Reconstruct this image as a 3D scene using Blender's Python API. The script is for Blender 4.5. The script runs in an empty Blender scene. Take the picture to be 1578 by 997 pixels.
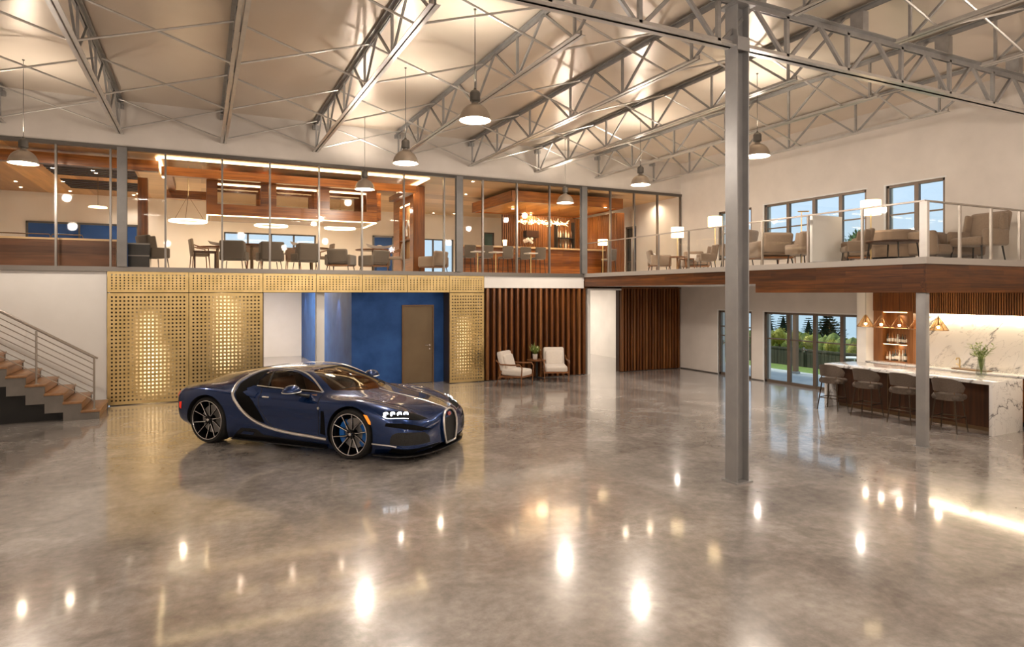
import bpy, bmesh, math, random
from mathutils import Vector, Matrix, Euler
from mathutils.bvhtree import BVHTree
from mathutils.geometry import delaunay_2d_cdt
PI = math.pi
sc = bpy.context.scene
COL = sc.collection
random.seed(7)
# ------------------------------------------------------------------ camera, world, exposure
F_PX = 981.0
YAW = math.radians(26.0)          # view axis turned from +Y (towards the back wall) to +X
cam_d = bpy.data.cameras.new('camera'); cam = bpy.data.objects.new('camera', cam_d); COL.objects.link(cam)
cam_d.sensor_fit = 'HORIZONTAL'; cam_d.sensor_width = 36.0
cam_d.lens = 36.0*F_PX/1578.0
cam_d.shift_y = -(498.5-451.0)/1578.0
cam_d.clip_start = 0.05; cam_d.clip_end = 2000
cam.location = (0, 0, 2.4); cam.rotation_euler = (PI/2, 0, -YAW)
sc.camera = cam
sc.view_settings.view_transform = 'Standard'; sc.view_settings.look = 'None'
sc.view_settings.gamma = 1.0; sc.view_settings.use_curve_mapping = False
sc.view_settings.exposure = 0.52
cy = sc.cycles
cy.max_bounces = 9; cy.diffuse_bounces = 4; cy.glossy_bounces = 5; cy.transmission_bounces = 8; cy.transparent_max_bounces = 16
cy.caustics_reflective = False; cy.caustics_refractive = False; cy.sample_clamp_indirect = 2.5
cy.use_denoising = True; cy.use_adaptive_sampling = False
try: cy.denoiser = 'OPENIMAGEDENOISE'
except Exception: pass
w = bpy.data.worlds.new('world'); sc.world = w; w.use_nodes = True
wn = w.node_tree; wn.nodes.clear()
w_out = wn.nodes.new('ShaderNodeOutputWorld'); w_bg = wn.nodes.new('ShaderNodeBackground')
w_tc = wn.nodes.new('ShaderNodeTexCoord'); w_sep = wn.nodes.new('ShaderNodeSeparateXYZ'); w_r = wn.nodes.new('ShaderNodeValToRGB')
w_n = wn.nodes.new('ShaderNodeTexNoise'); w_n.inputs['Scale'].default_value = 1.6; w_n.inputs['Detail'].default_value = 2
w_mix = wn.nodes.new('ShaderNodeMixRGB'); w_mix.inputs[2].default_value = (.62, .70, .80, 1)
w_r2 = wn.nodes.new('ShaderNodeValToRGB'); w_r2.color_ramp.elements[0].position = .45; w_r2.color_ramp.elements[1].position = .75
e = w_r.color_ramp.elements; e[0].position = .5; e[0].color = (.60, .69, .79, 1); e[1].position = .85; e[1].color = (.46, .58, .72, 1)
w_m1 = wn.nodes.new('ShaderNodeMath'); w_m1.operation = 'MULTIPLY_ADD'; w_m1.inputs[1].default_value = .5; w_m1.inputs[2].default_value = .5
wn.links.new(w_tc.outputs['Generated'], w_sep.inputs[0]); wn.links.new(w_sep.outputs['Z'], w_m1.inputs[0]); wn.links.new(w_m1.outputs[0], w_r.inputs[0])
wn.links.new(w_tc.outputs['Generated'], w_n.inputs['Vector']); wn.links.new(w_n.outputs['Fac'], w_r2.inputs[0])
wn.links.new(w_r2.outputs[0], w_mix.inputs[0]); wn.links.new(w_r.outputs[0], w_mix.inputs[1])
wn.links.new(w_mix.outputs[0], w_bg.inputs['Color']); w_bg.inputs['Strength'].default_value = 1.05
wn.links.new(w_bg.outputs[0], w_out.inputs[0])
sun_d = bpy.data.lights.new('sun', 'SUN'); sun_d.energy = 4.0; sun_d.angle = math.radians(4); sun_d.color = (1, .9, .72)
sun = bpy.data.objects.new('sun', sun_d); COL.objects.link(sun); sun.rotation_euler = (math.radians(48), 0, math.radians(-165))
WARM = (1.0, .86, .735)
K = {'pendant': 95, 'lounge': 85, 'down': 20, 'fill': 90, 'up': 90}
def lamp(kind, loc, energy, color=WARM, radius=.05, parent=None, aim=None, spot=None, size=None, blend=.6):
    d = bpy.data.lights.new(kind.lower()+'_light', kind); d.energy = energy; d.color = color
    if kind == 'AREA':
        d.shape = 'RECTANGLE'; d.size, d.size_y = size
    else: d.shadow_soft_size = radius
    if kind == 'SPOT': d.spot_size = spot or 1.6; d.spot_blend = blend
    o = bpy.data.objects.new(d.name, d); COL.objects.link(o); o.location = loc
    if aim is not None:
        o.rotation_euler = (Vector(aim)-Vector(loc)).to_track_quat('-Z', 'Y').to_euler()
    if parent: o.parent = parent
    return o
# added fill area lights under the hall roof, out of view, no fittings
for (x, y) in ((-2, -5), (5, -5), (-2, 1.0), (9.5, -2)):
    lamp('AREA', (x, y, 6.3), K['fill'], size=(1.2, .3), aim=(x, y, 0))
# ------------------------------------------------------------------ projection helpers: X on a wall plane Y, etc.
def xw(px, Y):
    r = (px-789)/981.0
    return Y*(math.sin(YAW)+math.cos(YAW)*r)/(math.cos(YAW)-math.sin(YAW)*r)
def yw(px, X):
    r = (px-789)/981.0
    return X*(math.cos(YAW)-math.sin(YAW)*r)/(math.sin(YAW)+math.cos(YAW)*r)
def depth(X, Y): return X*math.sin(YAW)+Y*math.cos(YAW)
def zw(py, X, Y): return 2.4+(451-py)/981.0*depth(X, Y)
# ------------------------------------------------------------------ mesh builder
class MB:
    def __init__(s): s.v = []; s.f = []
    def add(s, v, f):
        n = len(s.v); s.v += [tuple(p) for p in v]; s.f += [tuple(i+n for i in q) for q in f]; return s
    def box(s, x0, x1, y0, y1, z0, z1):
        v = [(x, y, z) for z in (z0, z1) for y in (y0, y1) for x in (x0, x1)]
        return s.add(v, [(0,2,3,1),(4,5,7,6),(0,1,5,4),(2,6,7,3),(0,4,6,2),(1,3,7,5)])
    def cb(s, c, d, rot=None):
        hx, hy, hz = d[0]/2, d[1]/2, d[2]/2
        R = Euler(rot).to_matrix() if rot else Matrix.Identity(3)
        v = [R @ Vector((x, y, z))+Vector(c) for z in (-hz, hz) for y in (-hy, hy) for x in (-hx, hx)]
        return s.add(v, [(0,2,3,1),(4,5,7,6),(0,1,5,4),(2,6,7,3),(0,4,6,2),(1,3,7,5)])
    def rb(s, c, d, r, rot=None, seg=3, taper=None):
        bm = bmesh.new(); bmesh.ops.create_cube(bm, size=1)
        for v in bm.verts:
            v.co = Vector((v.co.x*d[0], v.co.y*d[1], v.co.z*d[2]))
            if taper and v.co.z > 0: v.co.x *= taper[0]; v.co.y *= taper[1]
        bmesh.ops.bevel(bm, geom=bm.edges[:], offset=min(r, min(d)*.49), segments=seg, profile=.5, affect='EDGES', clamp_overlap=True)
        R = Euler(rot).to_matrix() if rot else Matrix.Identity(3)
        bm.verts.index_update()
        s.add([R @ v.co+Vector(c) for v in bm.verts], [[v.index for v in f.verts] for f in bm.faces]); bm.free(); return s
    def bar(s, a, b, w, h, up=(0, 0, 1)):
        a = Vector(a); b = Vector(b); t = (b-a).normalized(); u = Vector(up)
        if abs(t.dot(u)) > .98: u = Vector((1, 0, 0))
        x = t.cross(u).normalized(); y = x.cross(t)
        v = [p+x*i*w/2+y*j*h/2 for p in (a, b) for (i, j) in ((-1,-1),(1,-1),(1,1),(-1,1))]
        return s.add(v, [(0,3,2,1),(4,5,6,7),(0,1,5,4),(1,2,6,5),(2,3,7,6),(3,0,4,7)])
    def path(s, pts, r, n=8, closed=False, flat=None):
        pts = [Vector(p) for p in pts]; m = len(pts); base = len(s.v); vs = []; N = None
        for i, p in enumerate(pts):
            a = pts[i-1] if (i > 0 or closed) else p
            b = pts[(i+1) % m] if (i < m-1 or closed) else p
            t = (b-a).normalized()
            if N is None:
                N = t.cross(Vector((0, 0, 1)))
                if N.length < .05: N = t.cross(Vector((1, 0, 0)))
            N = (N-t*N.dot(t)).normalized(); B = t.cross(N)
            rr = r[i] if isinstance(r, (list, tuple)) else r
            for k in range(n):
                q = 2*PI*k/n; vs.append(p+N*math.cos(q)*rr+B*math.sin(q)*rr*(flat or 1))
        f = []
        for i in range(m if closed else m-1):
            j = (i+1) % m
            for k in range(n): f.append((i*n+k, i*n+(k+1) % n, j*n+(k+1) % n, j*n+k))
        if not closed: f.append(tuple(range(n-1, -1, -1))); f.append(tuple((m-1)*n+k for k in range(n)))
        return s.add(vs, f)
    def tube(s, a, b, r, n=10, r2=None): return s.path([a, b], [r, r if r2 is None else r2], n)
    def lathe(s, prof, n=24, c=(0, 0, 0), axis='z', cap=True):
        vs = []; f = []
        for (r, z) in prof:
            for k in range(n):
                q = 2*PI*k/n; p = (r*math.cos(q), r*math.sin(q), z)
                if axis == 'y': p = (p[0], z, p[1])
                if axis == 'x': p = (z, p[0], p[1])
                vs.append((p[0]+c[0], p[1]+c[1], p[2]+c[2]))
        for i in range(len(prof)-1):
            for k in range(n): f.append((i*n+k, i*n+(k+1) % n, (i+1)*n+(k+1) % n, (i+1)*n+k))
        if cap:
            f.append(tuple(range(n-1, -1, -1))); m = (len(prof)-1)*n; f.append(tuple(m+k for k in range(n)))
        return s.add(vs, f)
    def prism(s, poly, a, b, ax='z'):
        def P(u, v, w): return {'z': (u, v, w), 'y': (u, w, v), 'x': (w, u, v)}[ax]
        n = len(poly); vs = [P(u, v, a) for u, v in poly]+[P(u, v, b) for u, v in poly]
        f = [tuple(range(n-1, -1, -1)), tuple(range(n, 2*n))]+[(i, (i+1) % n, n+(i+1) % n, n+i) for i in range(n)]
        return s.add(vs, f)
    def ball(s, c, r, n=8, m=6, sq=(1, 1, 1), jit=0):
        prof = []
        vs = []; f = []
        for i in range(m+1):
            t = PI*i/m
            for k in range(n):
                q = 2*PI*k/n; j = 1+random.uniform(-jit, jit)
                vs.append((c[0]+r*sq[0]*math.sin(t)*math.cos(q)*j, c[1]+r*sq[1]*math.sin(t)*math.sin(q)*j, c[2]+r*sq[2]*math.cos(t)*j))
        for i in range(m):
            for k in range(n): f.append((i*n+k, (i+1)*n+k, (i+1)*n+(k+1) % n, i*n+(k+1) % n))
        return s.add(vs, f)
    def mesh(s, name, bevel=0, seg=2, ang=38, smooth=True, doubles=False):
        me = bpy.data.meshes.new(name); bm = bmesh.new()
        vv = [bm.verts.new(p) for p in s.v]
        for q in s.f:
            try: bm.faces.new([vv[i] for i in q])
            except ValueError: pass
        if doubles: bmesh.ops.remove_doubles(bm, verts=bm.verts[:], dist=1e-5)
        bmesh.ops.recalc_face_normals(bm, faces=bm.faces[:])
        if bevel:
            ed = [e for e in bm.edges if len(e.link_faces) == 2 and e.calc_face_angle(0) > .6]
            bmesh.ops.bevel(bm, geom=ed, offset=bevel, segments=seg, profile=.5, affect='EDGES', clamp_overlap=True)
        if smooth:
            for f in bm.faces: f.smooth = True
            lim = math.radians(ang)
            for e in bm.edges:
                if len(e.link_faces) != 2 or e.calc_face_angle(0) > lim: e.smooth = False
        bm.to_mesh(me); bm.free(); return me
def obj(name, mb, m, parent=None, loc=(0, 0, 0), rot=(0, 0, 0), **k):
    me = mb.mesh(name, **k) if isinstance(mb, MB) else mb
    if m is not None and not me.materials: me.materials.append(m)
    o = bpy.data.objects.new(name, me); COL.objects.link(o); o.location = loc; o.rotation_euler = rot
    if parent: o.parent = parent
    return o
def tag(o, label, cat, group=None, kind=None):
    if label: o['label'] = label
    if cat: o['category'] = cat
    if group: o['group'] = group
    if kind: o['kind'] = kind
    return o
def thing(name, label, cat, loc=(0, 0, 0), rz=0, group=None):
    o = bpy.data.objects.new(name, None); COL.objects.link(o); o.location = loc; o.rotation_euler = (0, 0, rz)
    o.empty_display_size = .1
    return tag(o, label, cat, group)
def struct(name, mb, m, label=None, cat=None, **k):
    o = obj(name, mb, m, **k); o['kind'] = 'structure'
    o['label'] = label or name.replace('_', ' '); o['category'] = cat or name.split('_')[0]
    return o
def dup(root, loc=None, rz=None, label=None, group=None, scale=None):
    def rec(o, par):
        c = o.copy(); COL.objects.link(c)
        if par is not None:
            c.parent = par; c.matrix_parent_inverse = o.matrix_parent_inverse
        for ch in list(kids.get(o.name, [])): rec(ch, c)
        return c
    kids = {}
    def walk(o):
        kids[o.name] = list(o.children)
        for ch in o.children: walk(ch)
    walk(root)
    r = rec(root, None)
    if loc is not None: r.location = loc
    if rz is not None: r.rotation_euler = (0, 0, rz)
    if label: r['label'] = label
    if group: r['group'] = group
    if scale: r.scale = scale
    return r
ORD = ['first', 'second', 'third', 'fourth', 'fifth', 'sixth', 'seventh', 'eighth', 'ninth', 'tenth', 'eleventh', 'twelfth', 'thirteenth', 'fourteenth']
# ------------------------------------------------------------------ materials
def mat(name, col=(.8, .8, .8), rough=.5, metal=0, emit=None, es=0, spec=.5, coat=0, coat_r=.03, trans=0, ior=1.45, alpha=1, sheen=0):
    m = bpy.data.materials.new(name); m.use_nodes = True; b = m.node_tree.nodes['Principled BSDF']
    b.inputs['Base Color'].default_value = (*col, 1); b.inputs['Roughness'].default_value = rough; b.inputs['Metallic'].default_value = metal
    b.inputs['Specular IOR Level'].default_value = spec; b.inputs['Coat Weight'].default_value = coat; b.inputs['Coat Roughness'].default_value = coat_r
    b.inputs['Transmission Weight'].default_value = trans; b.inputs['IOR'].default_value = ior; b.inputs['Alpha'].default_value = alpha
    b.inputs['Sheen Weight'].default_value = sheen
    if emit: b.inputs['Emission Color'].default_value = (*emit, 1); b.inputs['Emission Strength'].default_value = es
    return m
class NT:
    def __init__(s, m): s.m = m; s.t = m.node_tree; s.b = s.t.nodes['Principled BSDF']
    def n(s, typ, **k):
        x = s.t.nodes.new('ShaderNode'+typ)
        for a, v in k.items():
            if a.startswith('i_'): x.inputs[a[2:].replace('_', ' ')].default_value = v
            else: setattr(x, a, v)
        return x
    def l(s, a, b): s.t.links.new(a, b)
    def coords(s, scale=(1, 1, 1), rot=(0, 0, 0)):
        tc = s.n('TexCoord'); mp = s.n('Mapping'); s.l(tc.outputs['Object'], mp.inputs['Vector'])
        mp.inputs['Scale'].default_value = scale; mp.inputs['Rotation'].default_value = rot; return mp.outputs[0]
    def noise(s, vec, scale, detail=4, rough=.55, dist=0):
        x = s.n('TexNoise'); s.l(vec, x.inputs['Vector']); x.inputs['Scale'].default_value = scale; x.inputs['Detail'].default_value = detail
        x.inputs['Roughness'].default_value = rough; x.inputs['Distortion'].default_value = dist; return x.outputs['Fac']
    def ramp(s, fac, stops):
        r = s.n('ValToRGB'); e = r.color_ramp.elements
        while len(e) < len(stops): e.new(.5)
        for el, (p, c) in zip(e, stops): el.position = p; el.color = (*c, 1) if len(c) == 3 else c
        s.l(fac, r.inputs[0]); return r.outputs[0]
    def mul(s, a, b, fac=1):
        x = s.n('MixRGB', blend_type='MULTIPLY'); x.inputs[0].default_value = fac; s.l(a, x.inputs[1]); s.l(b, x.inputs[2]); return x.outputs[0]
    def bump(s, h, strength=.2, dist=.01):
        x = s.n('Bump'); x.inputs['Strength'].default_value = strength; x.inputs['Distance'].default_value = dist
        s.l(h, x.inputs['Height']); s.l(x.outputs[0], s.b.inputs['Normal'])
    def rough(s, fac, a, b):
        s.b.inputs['Roughness'].default_value = (a+b)/2
def noisy(name, c1, c2, scale=3, rough=.5, r2=None, detail=5, bump=0, vs=(1, 1, 1), **k):
    m = mat(name, c1, rough, **k); t = NT(m); v = t.coords(vs); f = t.noise(v, scale, detail)
    t.l(t.ramp(f, [(.3, c1), (.7, c2)]), t.b.inputs['Base Color'])
    if r2 is not None: t.rough(f, rough, r2)
    if bump: t.bump(t.noise(v, scale*6, 4), bump)
    return m
def wood(name, dark, light, axis='x', grain=18, rough=.35, brick=None, coat=0, tint=.35):
    """axis: direction the grain runs. brick: (length, height, u-axis, v-axis) strip-lumber look"""
    m = mat(name, dark, rough, coat=coat); t = NT(m)
    sc_ = {'x': (.6, 1, 1), 'y': (1, .6, 1), 'z': (1, 1, .6)}[axis]
    st = tuple((.05 if a == axis else 1) for a in 'xyz')
    v = t.coords(st); f = t.noise(v, grain, 6, .6, .3)
    c = t.ramp(f, [(.28, dark), (.72, light)])
    v2 = t.coords(tuple((.15 if a == axis else 1) for a in 'xyz')); f2 = t.noise(v2, 5, 2)
    c = t.mul(c, t.ramp(f2, [(.3, (1-tint,)*3), (.7, (1.0, 1.0, 1.0))]))
    if brick:
        L, H, u, w_ = brick
        tc = t.n('TexCoord'); sp = t.n('SeparateXYZ'); cbn = t.n('CombineXYZ'); t.l(tc.outputs['Object'], sp.inputs[0])
        t.l(sp.outputs[u.upper()], cbn.inputs['X']); t.l(sp.outputs[w_.upper()], cbn.inputs['Y'])
        br = t.n('TexBrick'); t.l(cbn.outputs[0], br.inputs['Vector']); br.inputs['Scale'].default_value = 1
        br.inputs['Brick Width'].default_value = L; br.inputs['Row Height'].default_value = H; br.inputs['Mortar Size'].default_value = .0015
        br.inputs['Color1'].default_value = (1, 1, 1, 1); br.inputs['Color2'].default_value = (.5, .45, .42, 1); br.inputs['Mortar'].default_value = (.25, .2, .2, 1)
        br.offset = .37; br.offset_frequency = 2
        c = t.mul(c, br.outputs['Color'])
    t.l(c, t.b.inputs['Base Color']); t.rough(f, rough*.8, min(1, rough*1.3)); t.bump(f, .08, .004)
    return m
def marble(name, sc_=1.0, rot=(.3, .6, .5), base=(.80, .79, .78)):
    m = mat(name, base, .12, coat=.3); t = NT(m)
    v0 = t.coords((1, 1, 1), rot); mp = t.n('Mapping'); t.l(v0, mp.inputs['Vector']); mp.inputs['Scale'].default_value = (1.1*sc_, 1.5*sc_, .42*sc_); v = mp.outputs[0]
    f = t.noise(v, 1.15, 6, .55, .45); f2 = t.noise(v, 2.3, 6, .6, .8)
    a = t.ramp(f, [(.484, (1, 1, 1)), (.495, (.40, .40, .42)), (.500, (.18, .18, .20)), (.505, (.8, .8, .8)), (.53, (1, 1, 1))])
    b = t.ramp(f2, [(.492, (1, 1, 1)), (.50, (.62, .62, .64)), (.508, (1, 1, 1))])
    cl = t.ramp(t.noise(v, 1.0, 3), [(.3, tuple(x*.93 for x in base)), (.7, base)])
    t.l(t.mul(t.mul(cl, a), b), t.b.inputs['Base Color']); return m
M = {}
M['plaster'] = noisy('plaster', (.68, .625, .57), (.76, .70, .64), 1.6, .7, bump=.03)
M['plaster_low'] = noisy('white_plaster', (.83, .815, .785), (.88, .865, .84), 1.6, .65)
M['plaster_lounge'] = noisy('lounge_plaster', (.78, .72, .64), (.84, .785, .71), 1.6, .65)
M['stool'] = noisy('stool_leather', (.085, .064, .050), (.12, .092, .073), 50, .6); M['bronze_d'] = mat('dark_bronze', (.07, .05, .035), .35, metal=.8)
M['ceil'] = None
def ceiling_mat():
    m = mat('coated_ceiling', (.66, .60, .52), .36, metal=.35); t = NT(m); v = t.coords((1, 1, 1)); f = t.noise(v, .35, 3, .5, .4)
    t.l(t.ramp(f, [(.25, (.66, .565, .47)), (.75, (.83, .735, .63))]), t.b.inputs['Base Color'])
    t.rough(t.noise(v, 1.2, 3), .24, .40)
    return m
M['ceil'] = ceiling_mat()
def floor_mat():
    m = mat('polished_concrete', (.3, .28, .26), .12, spec=.6); t = NT(m)
    v = t.coords(); f = t.noise(v, 1.1, 9, .68, .5); g = t.noise(v, 9, 6, .65)
    a = t.ramp(f, [(.33, (.26, .235, .215)), (.5, (.42, .385, .355)), (.66, (.59, .55, .515))])
    b = t.ramp(g, [(.35, (.66, .66, .67)), (.7, (1, 1, 1))])
    # slab joints every 5 m or so, very faint
    t.l(t.mul(a, b), t.b.inputs['Base Color'])
    t.rough(t.noise(v, 4, 5, .6), .17, .27)
    t.b.inputs['Coat Weight'].default_value = .75; t.b.inputs['Coat Roughness'].default_value = .075
    t.bump(t.noise(v, 1.6, 2), .05, .02); return m
M['floor'] = floor_mat()
M['steel'] = noisy('grey_steel', (.34, .335, .33), (.44, .435, .43), 6, .34, .45, metal=.6)
M['steel_l'] = noisy('light_steel', (.60, .58, .56), (.70, .68, .65), 5, .28, .4, metal=.75)
M['column'] = noisy('column_grey', (.31, .31, .315), (.38, .378, .38), 3, .36, .46, metal=.3)
M['post'] = noisy('post_grey', (.17, .165, .16), (.22, .215, .21), 3, .36, .46, metal=.4)
M['frame'] = mat('bronze_frame', (.11, .10, .09), .35, metal=.6)
M['alu'] = mat('aluminium_trim', (.24, .225, .21), .32, metal=.8)
M['brushed'] = mat('brushed_steel', (.62, .59, .56), .25, metal=1)
M['black'] = mat('matte_black', (.012, .012, .012), .5)
M['glass'] = mat('clear_glass', (1, 1, 1), .0, trans=1, ior=1.45)
def thin_glass(name, tint=(1, 1, 1), refl=.08):
    m = bpy.data.materials.new(name); m.use_nodes = True; t = m.node_tree; t.nodes.clear()
    N = lambda k, **q: [t.nodes.new('ShaderNode'+k), [None]][0]
    def math_(op, a, b=None):
        x = t.nodes.new('ShaderNodeMath'); x.operation = op
        for i, v in enumerate((a, b)):
            if v is None: continue
            if isinstance(v, (int, float)): x.inputs[i].default_value = v
            else: t.links.new(v, x.inputs[i])
        return x.outputs[0]
    o = N('OutputMaterial'); mx = N('MixShader'); tr = N('BsdfTransparent'); gl = N('BsdfGlossy'); ge = N('NewGeometry'); dt = t.nodes.new('ShaderNodeVectorMath'); dt.operation = 'DOT_PRODUCT'
    t.links.new(ge.outputs['Normal'], dt.inputs[0]); t.links.new(ge.outputs['Incoming'], dt.inputs[1])
    c = math_('ABSOLUTE', dt.outputs['Value']); q = math_('POWER', math_('SUBTRACT', 1.0, c), 5.0); f = math_('ADD', math_('MULTIPLY', q, .9*refl/.08), refl*.4)
    tr.inputs[0].default_value = (*tint, 1); gl.inputs['Roughness'].default_value = .02; gl.inputs[0].default_value = (1, 1, 1, 1)
    t.links.new(f, mx.inputs[0]); t.links.new(tr.outputs[0], mx.inputs[1]); t.links.new(gl.outputs[0], mx.inputs[2]); t.links.new(mx.outputs[0], o.inputs[0])
    return m
M['pane'] = thin_glass('partition_glass', (.98, .98, .97), .016)
M['win'] = thin_glass('window_glass', (.86, .92, .95))
M['gold'] = noisy('perforated_brass', (.62, .46, .20), (.80, .62, .31), 2.5, .26, .38, metal=1)
M['blue'] = noisy('blue_plaster', (.016, .058, .20), (.034, .105, .32), 2.2, .5, .65, detail=8, spec=.2)
M['walnut_h'] = wood('walnut_strip_x', (.065, .019, .004), (.27, .092, .018), 'x', 26, .3, brick=(1.6, .075, 'x', 'z'))
M['walnut_y'] = wood('walnut_strip_y', (.065, .019, .004), (.27, .092, .018), 'y', 26, .32, brick=(1.6, .075, 'y', 'z'))
M['walnut'] = wood('walnut', (.08, .023, .005), (.28, .095, .020), 'z', 26, .35)
M['walnut_dark'] = wood('dark_walnut', (.035, .012, .005), (.10, .036, .012), 'z', 22, .35)
M['oak_c'] = wood('ceiling_boards', (.64, .41, .20), (.80, .56, .31), 'x', 12, .35, brick=(30, .9, 'x', 'y'), tint=.12)
M['amber_c'] = wood('amber_ceiling_boards', (.56, .27, .07), (.78, .42, .14), 'y', 12, .35, brick=(30, .6, 'y', 'x'), tint=.2)
M['tread'] = wood('stair_tread_oak', (.33, .16, .07), (.48, .26, .12), 'y', 16, .35)
M['teak'] = wood('chair_wood', (.16, .06, .02), (.30, .13, .05), 'x', 20, .35)
M['led'] = mat('warm_light_strip', (1, .8, .5), .5, emit=(1, .70, .36), es=7)
M['bulb'] = mat('lamp_glow', (1, .9, .8), .5, emit=(1, .84, .62), es=22)
M['shade'] = mat('lamp_shade_fabric', (.9, .8, .6), .8, emit=(1, .74, .42), es=2.6)
M['fabric_d'] = noisy('taupe_fabric', (.09, .068, .050), (.14, .108, .080), 60, .85, sheen=.3)
M['fabric_m'] = noisy('beige_fabric', (.22, .155, .105), (.29, .21, .15), 60, .85, sheen=.3)
M['fabric_l'] = noisy('cream_fabric', (.62, .56, .50), (.72, .66, .60), 60, .85, sheen=.3)
M['marble'] = marble('white_marble', 1.0, (-.75, .3, 0))
M['white'] = mat('white_paint', (.8, .79, .77), .45)
M['dark'] = mat('dark_glass', (.02, .022, .025), .08, coat=.5)
M['bronze'] = mat('bronze_metal', (.20, .13, .075), .3, metal=.9)
# ================================================================== large structure
ZS, ZG, ZC, YB, XR = 2.95, 5.49, 6.5, 15.84, 13.7      # mezzanine floor, glazing top, roof, back wall, right wall
XL, YF, YL = -6.0, -8.0, 23.7
struct('floor', MB().box(XL, XR+.25, YF, 27.2, -.12, 0), M['floor'], 'polished grey concrete floor with mottled stains')
struct('ceiling', MB().box(XL, XR+.25, YF, YB+.25, ZC, ZC+.15), M['ceil'], 'creased reflective coated roof lining')
def wall_holes(u0, u1, z0, z1, holes, put):
    us = sorted({u0, u1, *[h[0] for h in holes], *[h[1] for h in holes]}); zs = sorted({z0, z1, *[h[2] for h in holes], *[h[3] for h in holes]})
    for a, b in zip(us, us[1:]):
        run = None
        for c, d in zip(zs, zs[1:]):
            m_u, m_z = (a+b)/2, (c+d)/2
            if any(h[0] < m_u < h[1] and h[2] < m_z < h[3] for h in holes):
                if run: put(a, b, *run); run = None
                continue
            run = (run[0], d) if run else (c, d)
        if run: put(a, b, *run)
# right wall with its door and window openings: (y0, y1, z0, z1)
D1 = (12.95, 14.2, 0, 1.88); D2 = (9.77, 12.5, 0, 1.88)
W1 = (12.95, 14.2, 3.35, 4.77); W2 = (9.56, 12.5, 3.35, 4.77); W3 = (7.84, 9.09, 3.35, 4.77); W4 = (18.15, 18.8, 2.95, 4.75)
mb = MB(); wall_holes(YF, 27.2, 0, ZC, [D1, D2, W1, W2, W3, W4], lambda a, b, c, d: mb.box(XR, XR+.25, a, b, c, d))
struct('wall_right', mb, M['plaster'], 'tall cream plaster wall with the garden doors and windows')
struct('wall_left', MB().box(XL-.25, XL, YF, 27.2, 0, ZC), M['plaster'])
struct('wall_front', MB().box(XL-.25, XR+.25, YF-.25, YF, 0, ZC), M['plaster'])
struct('wall_back_upper', MB().box(XL, XR, YB, YB+.2, ZG, ZC), M['plaster'], 'cream plaster band above the glazed mezzanine', 'wall')
# ground floor of the back wall
XA, XB_, XO, XP, XQ = xw(165, YB), xw(405, YB), xw(692, YB), xw(745, YB), xw(905, YB)
struct('wall_back_left', MB().box(XL, XA-.005, YB, YB+.3, 0, ZS-.09), M['plaster_low'], 'white plaster wall behind the stairs', 'wall')
struct('wall_behind_screen', MB().box(XA, XB_, YB+.42, YB+.55, 0, ZS-.2), M['gold_back'] if 'gold_back' in M else M['plaster_low'], 'backing wall behind the left brass screen', 'wall')
struct('wall_behind_screen_right', MB().box(XO+.02, XP, YB+.42, YB+.55, 0, ZS-.2).box(XO+.0, XO+.02, YB+.02, YB+.42, 0, 2.4), M['bronze'], 'backing wall behind the narrow brass screen', 'wall')
# recess and corridor behind the car
BY, BX = 16.3, 3.42
struct('wall_blue_front', MB().box(BX, XO+.01, BY, BY+.15, 0, 2.75), M['blue'], 'mottled blue wall holding the bronze door', 'wall')
struct('wall_blue_side', MB().box(BX, BX+.15, BY+.15, 25.3, 0, 2.75), M['blue'], 'blue corridor wall washed by spotlights', 'wall')
struct('wall_corridor_end', MB().box(1.0, BX+.2, 25.3, 25.5, 0, 2.75), M['plaster_low'], 'white wall at the end of the corridor', 'wall')
struct('wall_corridor_left', MB().box(XB_-.15, XB_, BY+.2, 25.3, 0, 2.75), M['plaster_low'], 'white left wall of the corridor', 'wall')
xp = xw(493, 16.05)
tag(obj('support_pillar', MB().box(xp-.095, xp+.095, 15.97, 16.16, 0, ZS-.2), M['plaster_low'], bevel=.006), 'slim square white pillar in the opening before the blue wall', 'pillar')
# mezzanine slab over the back rooms (lounge floor) and its underside
struct('floor_mezzanine', MB().box(XL, XR, YB+.01, YL+.2, ZS-.2, ZS), M['plaster_low'], 'lounge floor slab of the mezzanine', 'floor')
struct('trim_1', MB().box(XL, 10.04, YB-.07, YB+.01, ZS-.10, ZS+.0), M['alu'], 'grey metal edge strip along the mezzanine floor', 'trim')
struct('trim_2', MB().box(XL, XR, YB-.05, YB+.05, ZG-.05, ZG+.03), M['frame'], 'dark metal head rail above the glazing', 'trim')
x897 = xw(897, YB)
struct('wall_fascia_white', MB().box(XP+.01, 10.04, YB-.04, YB+.2, 2.53, ZS-.10), M['plaster_low'], 'plain white band above the slatted wood wall', 'wall')
# rooms seen through the far opening
XD0, XD1 = xw(909, YB), xw(957, YB)
struct('wall_far_room', MB().box(7.5, XR, 26.9, 27.1, 0, 2.75).box(7.5, 7.7, 16.2, 26.9, 0, 2.75), M['plaster_low'], 'white walls of the room beyond the far opening', 'wall')
struct('ceiling_back_rooms', MB().box(XL, XR, YL+.2, 27.2, 2.75, 2.9), M['plaster_low'], 'ceiling over the back rooms', 'ceiling')
struct('wall_behind_slats', MB().box(XP, XQ-.02, YB+.12, YB+.3, 0, 2.75).box(XD1+.02, XR, YB+.12, YB+.3, 0, 2.75).box(XQ-.1, XD1+.1, YB+.12, YB+.3, 2.5, 2.75), M['walnut_dark'], 'dark backing behind the wood slats', 'wall')
struct('trim_3', MB().box(XQ+.005, XD0, YB-.02, YB+.3, 0, 2.52).box(XD0, XD1, YB-.02, YB+.1, 2.47, 2.52), M['white'], 'white jamb of the far opening', 'trim')
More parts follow.
